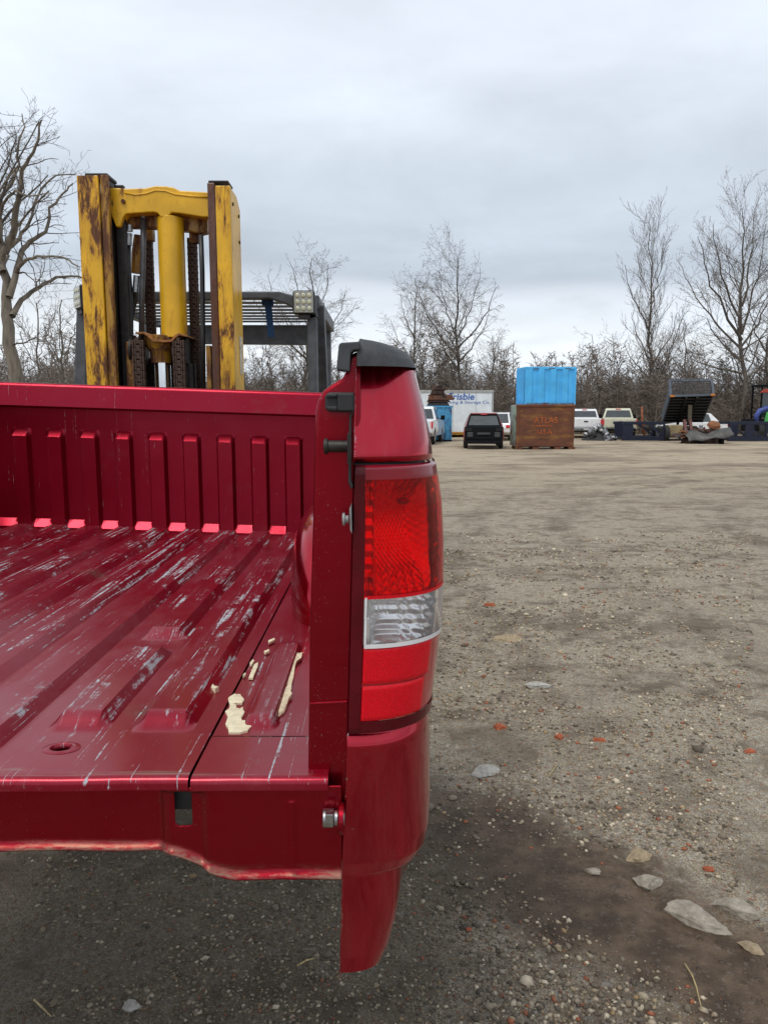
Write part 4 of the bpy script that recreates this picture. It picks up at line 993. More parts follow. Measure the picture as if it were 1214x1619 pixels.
# body, seat and wheels behind the mast
bd = plain('yellow_body_paint', (.60, .33, .02), .5, 0, .3, 6)
MB().prism([(YM + .35, .35), (YM + .35, 1.05), (YM + .75, 1.10), (YM + .85, .62), (YM + 1.15, .62), (YM + 1.2, 1.15), (YM + 2.1, 1.2), (YM + 2.35, 1.1), (YM + 2.4, .45), (YM + 2.1, .3)], -1.53, -.55, 'x').build('chassis', bd, fk, bevel=.04, seg=3)
MB().box((-1.30, YM + 1.3, 1.19), (-.80, YM + 1.75, 1.30)).build('seat', BLACKPL, fk, bevel=.03); MB().box((-1.30, YM + 1.72, 1.28), (-.80, YM + 1.84, 1.72)).build('seat_back', BLACKPL, fk, bevel=.03)
MB().lathe([(.16, 0), (.18, .012), (.16, .024)], 24, Matrix.Translation((-1.05, YM + .95, 1.30)) @ Matrix.Rotation(-.5, 4, 'X')).build('steering_wheel', BLACKPL, fk, True)
MB().bar((-1.05, YM + .8, 1.05), (-1.05, YM + .95, 1.31), .05).build('steering_column', BLACKPL, fk)
for x, y, r_ in ((-1.62, YM + .42, .36), (-.60, YM + .42, .36), (-1.56, YM + 1.95, .28), (-.66, YM + 1.95, .28)):
    w = MB().lathe([(r_ * .5, 0), (r_ * .94, .0), (r_, .03), (r_, .15), (r_ * .94, .18), (r_ * .5, .18)], 28, Matrix.Translation((x, y, r_ + .01)) @ Matrix.Rotation(math.pi / 2, 4, 'Y')).build('wheel', TYRE, fk, 'auto')
    MB().lathe([(r_ * .48, -.004), (r_ * .2, .03), (r_ * .2, .15), (r_ * .48, .184)], 20, Matrix.Translation((x, y, r_ + .01)) @ Matrix.Rotation(math.pi / 2, 4, 'Y')).build('rim', bd, w, 'auto')
MB().bar((-1.5, YM + .42, .38), (-.6, YM + .42, .38), .14).build('front_axle', DARKSTEEL, fk)
# blue strap looped over a roof slat
st = thing('strap', 'blue webbing strap hanging from the forklift overhead guard', 'strap', (float(G(427, 530)[0]), YG + .07, float(G(427, 534)[2])), 0, world_coords=True)
ST = plain('blue_webbing', (.012, .055, .14), .8, 0, .3, 80, bump=.5)
pts = [(424, 474, 5.5), (425, 490, 5.5), (427, 510, 5.2), (429, 533, 5.0)]
V = []; 
for px, py, hw in pts:
    for s_ in (-1, 1):
        for dy in (0, .012): V.append(at(px + s_ * hw, py, YG + .070 + dy * 1.0))
F = []
for i in range(3):
    o = i * 4; F += [(o, o + 2, o + 6, o + 4), (o + 1, o + 5, o + 7, o + 3), (o, o + 4, o + 5, o + 1), (o + 2, o + 3, o + 7, o + 6)]
F += [(0, 1, 3, 2), (12, 14, 15, 13)]
MB().add(V, F).build('webbing', ST, st, bevel=.002)
p = G(424, 470, YG + .1); MB().box((p[0] - .03, YG + .063, ptop - .03), (p[0] + .03, YG + .098, ptop + .03)).build('loop', ST, st, bevel=.004)
# ------------------------------------------------------------------ bare trees and the wood
def bark(name, c, var=.4):
    m = MN(name); f = m.noise(1.0, 5, .6, m.mapv((6, 6, 1.2)))
    m.set(Base_Color=m.mix(m.step(f, .3, .7), tuple(x * (1 - var) for x in c), tuple(x * (1 + var) for x in c)), Roughness=.95); m.bump(f, .5, .02); return m.m
BARK1, BARK2, TWIG = bark('grey_brown_bark', (.095, .080, .064)), bark('pale_bark', (.16, .135, .105)), bark('twigs', (.130, .108, .090), .2)
BRUSH = bark('brush_twigs', (.165, .133, .108), .2)
TWIG_D = bark('left_tree_twigs', (.085, .070, .056), .2); BARK_D = bark('dark_bark', (.075, .064, .053))
def wig(rnd, p, d, L, n, amp, lift):
    pts = [p]; d = d.normalized()
    for i in range(n):
        d = (d + Vector((rnd.gauss(0, amp), rnd.gauss(0, amp), rnd.gauss(0, amp) + lift))).normalized()
        p = p + d * (L / n); pts.append(p)
    return pts
def along(pts, t):
    k = t * (len(pts) - 1); i = min(int(k), len(pts) - 2); return pts[i].lerp(pts[i + 1], k - i), (pts[i + 1] - pts[i]).normalized()
def plen(pts): return sum((b - a).length for a, b in zip(pts, pts[1:]))
def tree(name, label, limbs, seed, trunk_mat=BARK1, twig_mat=TWIG, dens=1.0, levels=3, spread=.75, lift=.10, rmin=.006, wob=.16, group=None, start=.22, trunk_clear=0.0, ratio=.46):
    """limbs: list of (points, r0, r1); everything finer grows from them"""
    rnd = random.Random(seed); tk, cr_ = MB(), MB()
    base = Vector(limbs[0][0][0]); t = thing(name, label, 'tree', tuple(base), 0, group, world_coords=True)
    def grow(pts, r0, r1, lev, s0):
        L = plen(pts); n = len(pts)
        rs = [r0 + (r1 - r0) * (i / (n - 1)) ** .8 for i in range(n)]
        (tk if r0 > .045 else cr_).tube(pts, rs, 8 if r0 > .08 else (5 if r0 > .03 else 3), cap=False)
        if lev >= levels: return
        cnt = int(max(3, dens * L * (1.9, 3.2, 5.5, 6.0)[lev])) if L > .25 else 0
        cnt = min(cnt, (30, 18, 10, 4)[lev])
        for i in range(cnt):
            tt = s0 + (1 - s0) * ((i + rnd.random()) / cnt); p, d = along(pts, tt)
            ax = Vector((rnd.gauss(0, 1), rnd.gauss(0, 1), rnd.gauss(0, .6))); ax = (ax - d * ax.dot(d)).normalized()
            nd = (d * (1 - spread * .45) + ax * spread * rnd.uniform(.6, 1.15) + Vector((0, 0, lift * 1.5))).normalized()
            LL = L * ratio * rnd.uniform(.55, 1.1) * (1.12 - .62 * tt)
            if lev == 0: LL = max(LL, .9)
            rr = max(rmin, (r0 + (r1 - r0) * tt) * rnd.uniform(.25, .42)); 
            grow(wig(rnd, p, nd, LL, (5, 4, 3, 2)[lev], wob, lift * .5), rr, max(rmin * .8, rr * .35), lev + 1, .15)
    for li, (pts, r0, r1) in enumerate(limbs):
        pts = [Vector(p) for p in pts]
        # refine and roughen the traced limb
        q = []
        for a, b in zip(pts, pts[1:]):
            for k in range(3):
                c = a.lerp(b, k / 3.0)
                if q: c = c + Vector((rnd.gauss(0, 1), rnd.gauss(0, 1), rnd.gauss(0, .5))) * (b - a).length * .035
                q.append(c)
        q.append(pts[-1]); grow(q, r0, r1, 0, trunk_clear if li == 0 else start)
    tk.build('trunk', trunk_mat, t, True, fix=False); cr_.build('crown', twig_mat, t, False, fix=False)
    return t
def L(Y, pts, dy=0.0, rnd=[0]):
    n = len(pts); out = []
    for i, (a, b) in enumerate(pts): out.append(tuple(at(a, b, Y + dy * i / max(1, n - 1))))
    return out
def to_ground(Y, px, py, Z=0.0):
    p = at(px, py, Y); return (p[0], p[1], Z - .1)
YT = 21.0
left_limbs = [
    ([to_ground(YT, 26, 620)] + L(YT, [(24, 602), (15, 516), (9, 470), (4, 397), (-4, 330), (-8, 270), (-4, 200)], .5), .235, .03),
    (L(YT, [(8, 400), (22, 362), (25, 325), (32, 305), (35, 270), (47, 250), (60, 222), (66, 190)], -1.2), .105, .02),
    (L(YT, [(15, 470), (27, 425), (35, 397), (47, 382), (71, 367), (82, 330), (100, 305), (116, 290)], 1.5), .10, .018),
    (L(YT, [(27, 430), (38, 412), (60, 406), (100, 406), (124, 421)], -2.0), .06, .018),
    (L(YT, [(20, 500), (35, 474), (60, 454), (90, 438), (125, 437), (150, 446)], 2.0), .085, .018),
    (L(YT, [(10, 398), (33, 376), (45, 355), (60, 308), (88, 276), (120, 276)], 2.2), .07, .015),
    (L(YT, [(0, 345), (10, 312), (28, 302), (50, 312), (80, 305)], -2.0), .05, .012),
    (L(YT, [(-6, 320), (18, 291), (29, 268), (28, 240), (40, 200), (35, 180)], 1.0), .06, .012),
    (L(YT, [(22, 545), (40, 540), (60, 532), (75, 545)], -1.5), .03, .010),
    (L(YT, [(6, 430), (-20, 390), (-40, 340), (-45, 280)], 1.0), .09, .02),
    (L(YT, [(28, 432), (40, 430), (55, 445), (66, 466)], -1.0), .03, .008)]
tree('bare_tree', 'big gnarled bare tree at the left edge behind the forklift', left_limbs, 7, BARK2, TWIG_D, 1.5, 4, .85, .05, .0045, .20, ratio=.40, trunk_clear=.45)
def auto_tree(name, label, px, base_py, top_py, Y, spread_px, seed, stems, r0, mat=BARK1, group='bare trees along the edge of the yard', dens=1.0, lean=0, fork=.25, **kw):
    """stems: list of (end px offset, end py, fork fraction)"""
    top_py += 24; stems = [(a_, b_ + 24, c_) for a_, b_, c_ in stems]
    kw.setdefault('lift', random.Random(seed).uniform(.0, .08)); kw.setdefault('spread', random.Random(seed + 1).uniform(.75, 1.0))
    rnd = random.Random(seed); top = at(px + lean, top_py, Y); b = to_ground(Y, px, base_py)
    r0 *= .72
    limbs = [([b] + L(Y, [(px, base_py), (px + lean * .3 + rnd.uniform(-3, 3), base_py + (top_py - base_py) * .35), (px + lean * .6 + rnd.uniform(-4, 4), base_py + (top_py - base_py) * .68), (px + lean, top_py)], rnd.uniform(-1, 1)), r0, .022)]
    for ex, ey, f in stems:
        sx, sy = px + lean * f, base_py + (top_py - base_py) * f
        m1 = (sx + ex * .42, sy + (ey - sy) * .30); m2 = (sx + ex * .78, sy + (ey - sy) * .62)
        limbs.append((L(Y, [(sx, sy), m1, m2, (px + ex, ey)], rnd.uniform(-4, 4)), r0 * rnd.uniform(.32, .46), .016))
    return tree(name, label, limbs, seed, mat, TWIG, dens * 1.2, group=group, trunk_clear=fork, rmin=.0065, **kw)
auto_tree('bare_tree', 'vase shaped bare tree rising behind the white box trailer', 724, 610, 388, 62, 130, 3, [(-68, 420, .22), (-30, 405, .35), (35, 400, .38), (60, 430, .30), (48, 470, .18), (-45, 470, .12)], .26, BARK1, dens=.9)
auto_tree('bare_tree', 'slender bare tree just above the grey rail cap', 655, 620, 415, 66, 60, 5, [(-38, 480, .25), (18, 440, .35), (-22, 440, .45), (-50, 530, .15)], .20, BARK1, dens=.9)
auto_tree('bare_tree', 'broad bare tree behind the forklift overhead guard', 483, 630, 385, 58, 150, 8, [(-60, 410, .30), (-85, 440, .28), (35, 395, .40), (62, 440, .30), (-25, 390, .5), (50, 500, .25)], .24, BARK1, dens=.9, lean=10)
auto_tree('bare_tree', 'tall narrow bare tree left of the rightmost big tree', 1028, 640, 335, 60, 80, 11, [(-40, 395, .40), (-30, 470, .25), (42, 470, .22), (22, 350, .55), (-42, 520, .15), (40, 500, .12)], .25, BARK1, dens=.8, spread=.60, lift=.13)
auto_tree('bare_tree', 'largest spreading bare tree at the right above the yard machine', 1172, 640, 305, 56, 160, 14, [(-95, 395, .28), (-45, 330, .38), (-85, 540, .16), (38, 330, .36), (60, 400, .30), (-70, 350, .33), (20, 310, .5), (-55, 480, .22)], .36, BARK1, dens=.8, spread=.72, lift=.09)
auto_tree('bare_tree', 'bare tree cut by the right edge of the photo', 1213, 640, 350, 60, 80, 17, [(-40, 420, .3), (30, 400, .4), (-35, 510, .2)], .22, BARK1, dens=.8)
auto_tree('bare_tree', 'thin low bare tree between the tall tree and the rightmost big tree', 1080, 640, 480, 64, 40, 19, [(-25, 520, .35), (22, 505, .4)], .15, BARK1, dens=.9)
auto_tree('bare_tree', 'faint sapling left of the tall narrow tree, further one', 935, 640, 505, 72, 40, 21, [(-22, 530, .4), (24, 525, .4)], .09, BARK1, dens=.8)
auto_tree('bare_tree', 'faint sapling left of the tall narrow tree, nearer one', 968, 640, 503, 72, 40, 23, [(-25, 520, .35), (20, 530, .45)], .09, BARK1, dens=.8)
auto_tree('bare_tree', 'small bushy bare tree right of the vase shaped tree', 778, 630, 508, 66, 50, 25, [(-25, 530, .3), (26, 525, .35), (10, 515, .5)], .12, BARK1, dens=1.0)
auto_tree('bare_tree', 'grey bare sapling close beside the big left tree', 58, 620, 455, 33, 60, 27, [(-25, 500, .3), (22, 480, .35)], .10, BARK1, dens=.9)
auto_tree('bare_tree', 'thin forked bare tree just left of the mast', 98, 620, 450, 36, 60, 29, [(-28, 490, .2), (25, 470, .25), (-10, 460, .4)], .11, BARK1, dens=.9)
auto_tree('bare_tree', 'pale trunked young tree behind the cream pickup', 1020, 665, 560, 58, 30, 31, [(-12, 590, .5), (12, 600, .5)], .14, BARK2, dens=.5)
auto_tree('bare_tree', 'low bare tree behind the forklift post at the mast', 415, 630, 500, 70, 60, 33, [(-25, 520, .3), (24, 530, .35)], .10, BARK1, dens=.9)

def wood():
    """far brush and saplings merging into one brown mass"""
    rng = np.random.default_rng(9); rnd = random.Random(4)
    proto = []
    def cone(mb, a, b, r):               # three-sided tapering twig
        d = (b - a).normalized(); s = d.cross(Vector((0, 0, 1))); s = s.normalized() if s.length > .05 else Vector((1, 0, 0)); u = d.cross(s)
        mb.add([a + s * r, a - s * r * .5 + u * r * .87, a - s * r * .5 - u * r * .87, b], [(0, 1, 3), (1, 2, 3), (2, 0, 3)])
    for k in range(10):
        mb = MB(); H = 1.0
        st = wig(rnd, Vector((0, 0, -.02)), Vector((rnd.gauss(0, .08), rnd.gauss(0, .08), 1)), 1.0, 5, .07, .03)
        mb.tube(st, [.0085, .0075, .006, .0045, .003, .0015], 3, cap=False)
        for i in range(24):
            tt = .05 + .93 * (i + rnd.random()) / 24; p, d = along(st, tt); a = rnd.uniform(0, 6.28)
            bd_ = Vector((math.cos(a), math.sin(a), rnd.uniform(.5, 1.5))); ll = rnd.uniform(.14, .30) * (1.15 - .6 * tt)
            bp_ = wig(rnd, p, bd_, ll, 2, .15, .05); cone(mb, bp_[0], bp_[-1], .0042)
            for j in range(5):
                q, dd = along(bp_, rnd.uniform(.2, 1)); b2 = Vector((rnd.gauss(0, 1), rnd.gauss(0, 1), rnd.uniform(.1, 1.2)))
                b2 = b2.normalized() * ll * rnd.uniform(.3, .7); s_ = b2.cross(Vector((rnd.gauss(0, 1), rnd.gauss(0, 1), rnd.gauss(0, 1)))).normalized() * .0046; mb.add([q - s_, q + s_, q + b2], [(0, 1, 2)])
        proto.append((np.array(mb.v, np.float32), np.array([t_ for f_ in mb.f for t_ in ([f_] if len(f_) == 3 else [(f_[0], f_[1], f_[2]), (f_[0], f_[2], f_[3])])], np.int32)))
    Vs, Fs, off = [], [], 0
    n = 2700
    for i in range(n):
        v, f = proto[i % 10]; x = rng.uniform(-62, 50); y = rng.uniform(57, 86)
        edge = 1.0
        h = (4.0 + 3.2 * rng.random() ** 1.5) * (1 + .25 * math.sin(x * .35) * math.sin(x * .13 + 1)) * edge
        if rng.random() < .45: h *= rng.uniform(.25, .6)
        a = rng.uniform(0, 6.28); ca, sa = math.cos(a), math.sin(a); w = h * rng.uniform(.8, 1.25)
        vv = np.empty_like(v); vv[:, 0] = (v[:, 0] * ca - v[:, 1] * sa) * w + x; vv[:, 1] = (v[:, 0] * sa + v[:, 1] * ca) * w + y; vv[:, 2] = v[:, 2] * h
        Vs.append(vv); Fs.append(f + off); off += len(v)
    for i in range(1900):                # low thicket in front
        v, f = proto[i % 10]; x = rng.uniform(-60, 48); y = rng.uniform(54, 72); h = rng.uniform(2.0, 4.6); w = h * rng.uniform(1.1, 1.7)
        a = rng.uniform(0, 6.28); ca, sa = math.cos(a), math.sin(a); vv = np.empty_like(v)
        vv[:, 0] = (v[:, 0] * ca - v[:, 1] * sa) * w + x; vv[:, 1] = (v[:, 0] * sa + v[:, 1] * ca) * w + y; vv[:, 2] = v[:, 2] * h
        Vs.append(vv); Fs.append(f + off); off += len(v)
    # the strip behind the left trees
    for i in range(500):
        v, f = proto[i % 10]; x = rng.uniform(-40, -14); y = rng.uniform(40, 58)
        if x > -y * .36: continue
        h = 2.5 + 2.5 * rng.random(); a = rng.uniform(0, 6.28); ca, sa = math.cos(a), math.sin(a)
        vv = np.empty_like(v); vv[:, 0] = (v[:, 0] * ca - v[:, 1] * sa) * h + x; vv[:, 1] = (v[:, 0] * sa + v[:, 1] * ca) * h + y; vv[:, 2] = v[:, 2] * h
        Vs.append(vv); Fs.append(f + off); off += len(v)
    o = fastmesh('brush_wood', np.concatenate(Vs), np.concatenate(Fs), BRUSH)
    tag(o, 'dense leafless brown brush and saplings along the far edge', 'brush', kind='stuff')
wood()
# ------------------------------------------------------------------ vehicles and scrap across the yard
def wheel(root, x, y, r, w=.22, rim=RIM):
    M = Matrix.Translation((x - w / 2, y, r)) @ Matrix.Rotation(math.pi / 2, 4, 'Y')
    t = MB().lathe([(r * .62, 0), (r * .93, 0), (r, .04), (r, w - .04), (r * .93, w), (r * .62, w)], 24, M).build('wheel', TYRE, root, 'auto')
    MB().lathe([(r * .60, -.003), (r * .55, .02), (r * .2, .03), (r * .2, w - .03), (r * .55, w - .02), (r * .60, w + .003)], 18, M).build('rim', rim, t, 'auto')
def arch(yc, zc, r, n=8, z0=.42):
    a0 = math.asin((z0 - zc) / r); return [(yc + r * math.cos(a), zc + r * math.sin(a)) for a in np.linspace(a0, math.pi - a0, n)]
def quad(name, pts, mat, root, th=.012):
    """thin panel with real thickness"""
    p = [Vector(q) for q in pts]; nrm = (p[1] - p[0]).cross(p[3] - p[0]).normalized() * th
    return MB().hexa([q for q in p], [q + nrm for q in p]).build(name, mat, root)
def pickup(label, loc, rz, paint, roof=1.86, wid=.97, group='pickups parked in the yard', lamp_mat=REDLAMP, rear='plain'):
    t = thing('pickup_truck', label, 'pickup truck', loc, rz, group)
    rail_z, cab0, cab1 = 1.26, 1.85, 3.95
    prof = [(0.0, .58), (-.02, .8), (0.0, rail_z), (cab1 + .1, rail_z + .02), (5.35, 1.14), (5.55, 1.0), (5.58, .55)] + arch(4.55, .42, .47)[::1] + arch(1.15, .42, .47)
    MB().prism(prof, -wid, wid, 'x', lambda p: 1 - .05 * max(0, p[1] - .9) - .03 * max(0, .7 - p[1])).build('body', paint, t, bevel=.035)
    cabp = [(cab0, rail_z - .01), (cab0 + .14, roof - .09), (cab0 + .32, roof), (cab0 + 1.25, roof), (cab1 - .62, roof - .06), (cab1, rail_z - .01)]
    k = lambda p: 1 - .22 * (p[1] - rail_z) / (roof - rail_z)
    MB().prism(cabp, -wid * .965, wid * .965, 'x', k).build('cab', paint, t, bevel=.045, seg=3)
    def cx_(z): return wid * .965 * (1 - .22 * (z - rail_z) / (roof - rail_z))
    za_, zb2 = rail_z + .07, roof - .13
    def yr(z): return cab0 + .14 * (z - rail_z + .01) / (roof - .09 - rail_z + .01)
    quad('rear_window', [(-cx_(za_) + .13, yr(za_) - .012, za_), (cx_(za_) - .13, yr(za_) - .012, za_), (cx_(zb2) - .10, yr(zb2) - .012, zb2), (-cx_(zb2) + .10, yr(zb2) - .012, zb2)], GLASS, t, -.03)
    for s in (-1, 1):
        for y0, y1 in ((cab0 + .22, cab0 + .95), (cab0 + 1.02, cab1 - .42)):
            y1t = y1 - (.26 if y1 > 3 else 0)
            quad('side_window', [(s * (cx_(za_) + .006), y0, za_), (s * (cx_(za_) + .006), y1, za_), (s * (cx_(zb2) + .006), y1t, zb2), (s * (cx_(zb2) + .006), y0 + .06, zb2)], GLASS, t, .02 * -s)
        MB().box((s * wid * .99 - .07, -.045, .86), (s * wid * .99 + .03, .09, rail_z - .05)).build('tail_lamp', lamp_mat, t, bevel=.015)
        mr = MB().box((s * (wid + .13) - .11, 3.35, 1.25), (s * (wid + .13) + .11, 3.43, 1.50)).build('mirror', BLACKCAR, t, bevel=.03)
        MB().bar((s * wid * .85, 3.42, 1.30), (s * (wid + .08), 3.40, 1.32), .05).build('mirror_arm', BLACKCAR, mr)
        quad('door_handle', [(s * (wid * .985 + .004), cab0 + .85, 1.12), (s * (wid * .985 + .004), cab0 + 1.02, 1.12), (s * (wid * .985 + .004), cab0 + 1.02, 1.155), (s * (wid * .985 + .004), cab0 + .85, 1.155)], BLACKCAR, t, .012 * -s)
        wheel(t, s * (wid - .12), 1.15, .39); wheel(t, s * (wid - .12), 4.55, .39)
    wz = roof - .035
    MB().box((-.16, cab0 + .135, wz - .045), (.16, cab0 + .25, wz + .01)).build('third_brake_lamp', REDLAMP, t, bevel=.01)
    tg = MB().box((-wid * .86, -.045, .72), (wid * .86, -.005, rail_z - .015)).build('tailgate', paint, t, bevel=.02)
    MB().box((-.13, -.062, 1.02), (.13, -.046, 1.10)).build('tailgate_handle', BLACKCAR, tg, bevel=.008)
    MB().box((-wid * .95, -.18, .50), (wid * .95, .0, .66)).build('rear_bumper', plain('dull_bumper', (.20, .20, .205), .4, .7, .3, 8) if rear == 'plain' else BLACKCAR, t, bevel=.03)
    quad('number_plate', [(-.15, -.184, .53), (.15, -.184, .53), (.15, -.184, .63), (-.15, -.184, .63)], plain('plate_white', (.5, .5, .48), .6), t, -.006)
    ws = [(-cx_(za_) + .1, cab1 - .06, za_), (cx_(za_) - .1, cab1 - .06, za_), (cx_(zb2) - .08, cab1 - .52, zb2), (-cx_(zb2) + .08, cab1 - .52, zb2)]
    quad('windscreen', ws, GLASS, t, .03)
    MB().bar((-.8, 1.15, .39), (.8, 1.15, .39), .09).build('rear_axle', BLACKCAR, t); MB().bar((-.8, 4.55, .39), (.8, 4.55, .39), .09).build('front_axle', BLACKCAR, t)
    return t
def car(label, loc, rz, paint, L_=4.5, roof=1.5, wid=.88, cat='car', name='parked_car', group='cars parked behind the containers'):
    t = thing(name, label, cat, loc, rz, group)
    prof = [(0, .5), (-.03, .75), (.05, .98), (1.0, 1.0), (L_ - 1.2, .98), (L_ - .15, .82), (L_, .6), (L_ - .03, .35)] + arch(L_ - .85, .32, .38, 8, .33) + arch(.85, .32, .38, 8, .33)
    MB().prism(prof, -wid, wid, 'x', lambda p: 1 - .06 * max(0, p[1] - .7)).build('body', paint, t, bevel=.04, seg=3)
    cabp = [(.45, .97), (1.05, roof - .05), (1.5, roof), (2.5, roof - .01), (3.4, .97)]; k = lambda p: 1 - .24 * (p[1] - .97) / (roof - .97)
    MB().prism(cabp, -wid * .95, wid * .95, 'x', k).build('cabin', paint, t, bevel=.05, seg=3)
    def cx_(z): return wid * .95 * (1 - .24 * (z - .97) / (roof - .97))
    z0, z1 = 1.03, roof - .09
    def yr(z): return .45 + .6 * (z - .97) / (roof - .05 - .97)
    quad('rear_window', [(-cx_(z0) + .1, yr(z0) - .01, z0), (cx_(z0) - .1, yr(z0) - .01, z0), (cx_(z1) - .08, yr(z1) - .01, z1), (-cx_(z1) + .08, yr(z1) - .01, z1)], GLASS, t, -.03)
    def yw(z): return 3.4 - .9 * (z - .97) / (roof - .01 - .97)
    quad('windscreen', [(-cx_(z0) + .1, yw(z0) + .01, z0), (cx_(z0) - .1, yw(z0) + .01, z0), (cx_(z1) - .08, yw(z1) + .01, z1), (-cx_(z1) + .08, yw(z1) + .01, z1)], GLASS, t, .03)
    for s in (-1, 1):
        for a, b in ((1.0, 1.85), (1.92, 2.85)):
            quad('side_window', [(s * (cx_(z0) + .006), a, z0), (s * (cx_(z0) + .006), b + (.25 if b > 2 else 0), z0), (s * (cx_(z1) + .006), b - .1, z1), (s * (cx_(z1) + .006), a + .2, z1)], GLASS, t, .02 * -s)
        MB().box((s * wid * .86 - .12, -.05, .74), (s * wid * .86 + .10, .06, .93)).build('tail_lamp', REDLAMP, t, bevel=.02)
        MB().box((s * wid * .84 - .12, L_ - .14, .62), (s * wid * .84 + .10, L_ + .0, .78)).build('head_lamp', plain('headlamp_plastic', (.55, .56, .56), .2, 0, .2, 10, coat=1), t, bevel=.02)
        wheel(t, s * (wid - .11), .85, .32, .2); wheel(t, s * (wid - .11), L_ - .85, .32, .2)
    MB().bar((-.7, .85, .32), (.7, .85, .32), .07).build('rear_axle', BLACKCAR, t); MB().bar((-.7, L_ - .85, .32), (.7, L_ - .85, .32), .07).build('front_axle', BLACKCAR, t)
    return t
def gl(px, py): p = gnd(px, py); return (p[0], p[1], 0)
p = gnd(684, 704); pickup('white pickup beside the tail light, half hidden, with a red lamp showing', (p[0] - 1.0, p[1] + .15, 0), -.19, WHITE_M, 1.98, 1.0)
p = gnd(925, 693); pickup('white pickup parked between rusty steel box and cream pickup', (p[0], p[1], 0), -.20, WHITE_M, 1.86, .98)
p = gnd(979, 694); pickup('cream pickup with black bumper behind the navy steel frame', (p[0], p[1], 0), -.22, CREAM_M, 1.90, 1.0, rear='black')
p = gnd(948, 683); car('small car with a pale blue roof between two pickups', (p[0], p[1], 0), -.1, plain('pale_blue_car_paint', (.20, .33, .55), .3, 0, .2, 4, coat=1), 4.3, 1.62)
p = gnd(790, 697); car('white car with its side showing behind the dark wreck', (p[0] - .3, p[1], 0), -.30, WHITE_M, 4.6, 1.66)
p = gnd(806, 694); car('white car with yellow trim hidden behind the rusty box', (p[0] + .5, p[1] + 2.2, 0), -.25, plain('white_yellow_car_paint', (.55, .54, .45), .35, 0, .3, 3, coat=1), 4.5, 1.60)
p = gnd(1146, 692); car('white roofed small car wreck behind the navy frame', (p[0], p[1], 0), 1.3, WHITE_M, 4.2, 1.62)

# dark wrecked hatchback, tailgate and bumper skin gone
p = gnd(764, 710); su = thing('wrecked_hatchback', 'black wrecked hatchback with red roof and stripped rear end', 'car', (p[0], p[1], 0), -.10)
DR = car_paint('faded_red_car_paint', (.30, .035, .04), .1, .4, .2).m; W = .93
MB().prism([(.0, .45), (-.02, .9), (.12, 1.02), (2.6, 1.04), (3.9, .95), (4.2, .7), (4.2, .35)] + arch(3.35, .34, .40, 8, .36) + arch(.85, .34, .40, 8, .36), -W, W, 'x', lambda p: 1 - .05 * max(0, p[1] - .7)).build('body', DR, su, bevel=.05, seg=3)
MB().prism([(.06, 1.01), (.42, 1.60), (.75, 1.67), (1.9, 1.66), (2.9, 1.01)], -W * .96, W * .96, 'x', lambda p: 1 - .30 * (p[1] - 1.0) / .66).build('cabin', DR, su, bevel=.06, seg=3)
MB().hexa([(-.88, -.05, .42), (.88, -.05, .42), (.90, .02, .42), (-.90, .02, .42)], [(-.87, -.03, 1.03), (.87, -.03, 1.03), (.89, .05, 1.03), (-.89, .05, 1.03)]).build('bare_rear_panel', BLACKCAR, su, bevel=.03)
tg = MB().hexa([(-.83, -.01, 1.01), (.83, -.01, 1.01), (.83, .06, 1.01), (-.83, .06, 1.01)], [(-.64, .37, 1.60), (.64, .37, 1.60), (.64, .45, 1.60), (-.64, .45, 1.60)]).build('tailgate_frame', BLACKCAR, su, bevel=.02)
quad('rear_window', [(-.70, .015, 1.10), (.70, .015, 1.10), (.585, .315, 1.52), (-.585, .315, 1.52)], GLASS, tg, -.03)
MB().box((-.62, .30, 1.605), (.62, .50, 1.655)).build('roof_spoiler', DR, su, bevel=.02); MB().box((-.15, .28, 1.575), (.15, .33, 1.61)).build('third_brake_lamp', REDLAMP, su, bevel=.008)
for s in (-1, 1):
    lm = MB().box((s * .62 - .13, -.085, .55), (s * .62 + .13, -.04, .78)).build('lamp_socket', plain('grey_primer', (.045, .048, .052), .6), su, bevel=.03)
    MB().prism([(s * .55, .80), (s * .87, .84), (s * .88, .98), (s * .55, .98)], -.075, -.035, 'y').build('lamp_opening', plain('matt_black', (.005, .005, .006), .8), su, bevel=.01)
    wheel(su, s * .82, .85, .34, .2); wheel(su, s * .82, 3.35, .34, .2)
    quad('side_window', [(s * .90, .60, 1.08), (s * .90, 1.6, 1.08), (s * .685, 1.5, 1.56), (s * .685, .75, 1.56)], GLASS, su, .02 * -s)
MB().box((-.30, -.09, .66), (.30, -.045, .76)).build('bumper_beam', plain('grey_primer', (.045, .048, .052), .6), su, bevel=.02)
MB().box((-.80, -.10, .24), (.80, .3, .40)).build('underbody', BLACKCAR, su, bevel=.04)
MB().bar((-.7, .85, .34), (.7, .85, .34), .08).build('rear_axle', BLACKCAR, su); MB().bar((-.7, 3.35, .34), (.7, 3.35, .34), .08).build('front_axle', BLACKCAR, su)

def text(body, size, mat, parent, M, shear=0.0, name='lettering', ext=.004, sx=1.0, align='CENTER', bold=0.0):
    cu = bpy.data.curves.new(name, 'FONT'); cu.body = body; cu.size = size; cu.extrude = ext; cu.shear = shear; cu.align_x = align; cu.align_y = 'CENTER'; cu.offset = bold
    o = bpy.data.objects.new(name + '_tmp', cu); col.objects.link(o)
    dg = bpy.context.evaluated_depsgraph_get(); me = bpy.data.meshes.new_from_object(o.evaluated_get(dg)); bpy.data.objects.remove(o)
    me.name = name; me.transform(M @ Matrix.Diagonal((sx, 1, 1, 1))); me.materials.clear(); me.materials.append(mat)
    ob = bpy.data.objects.new(name, me); col.objects.link(ob); attach(ob, parent); return ob
FACE = Matrix.Rotation(math.pi / 2, 4, 'X')     # lettering that faces the camera side (-y)

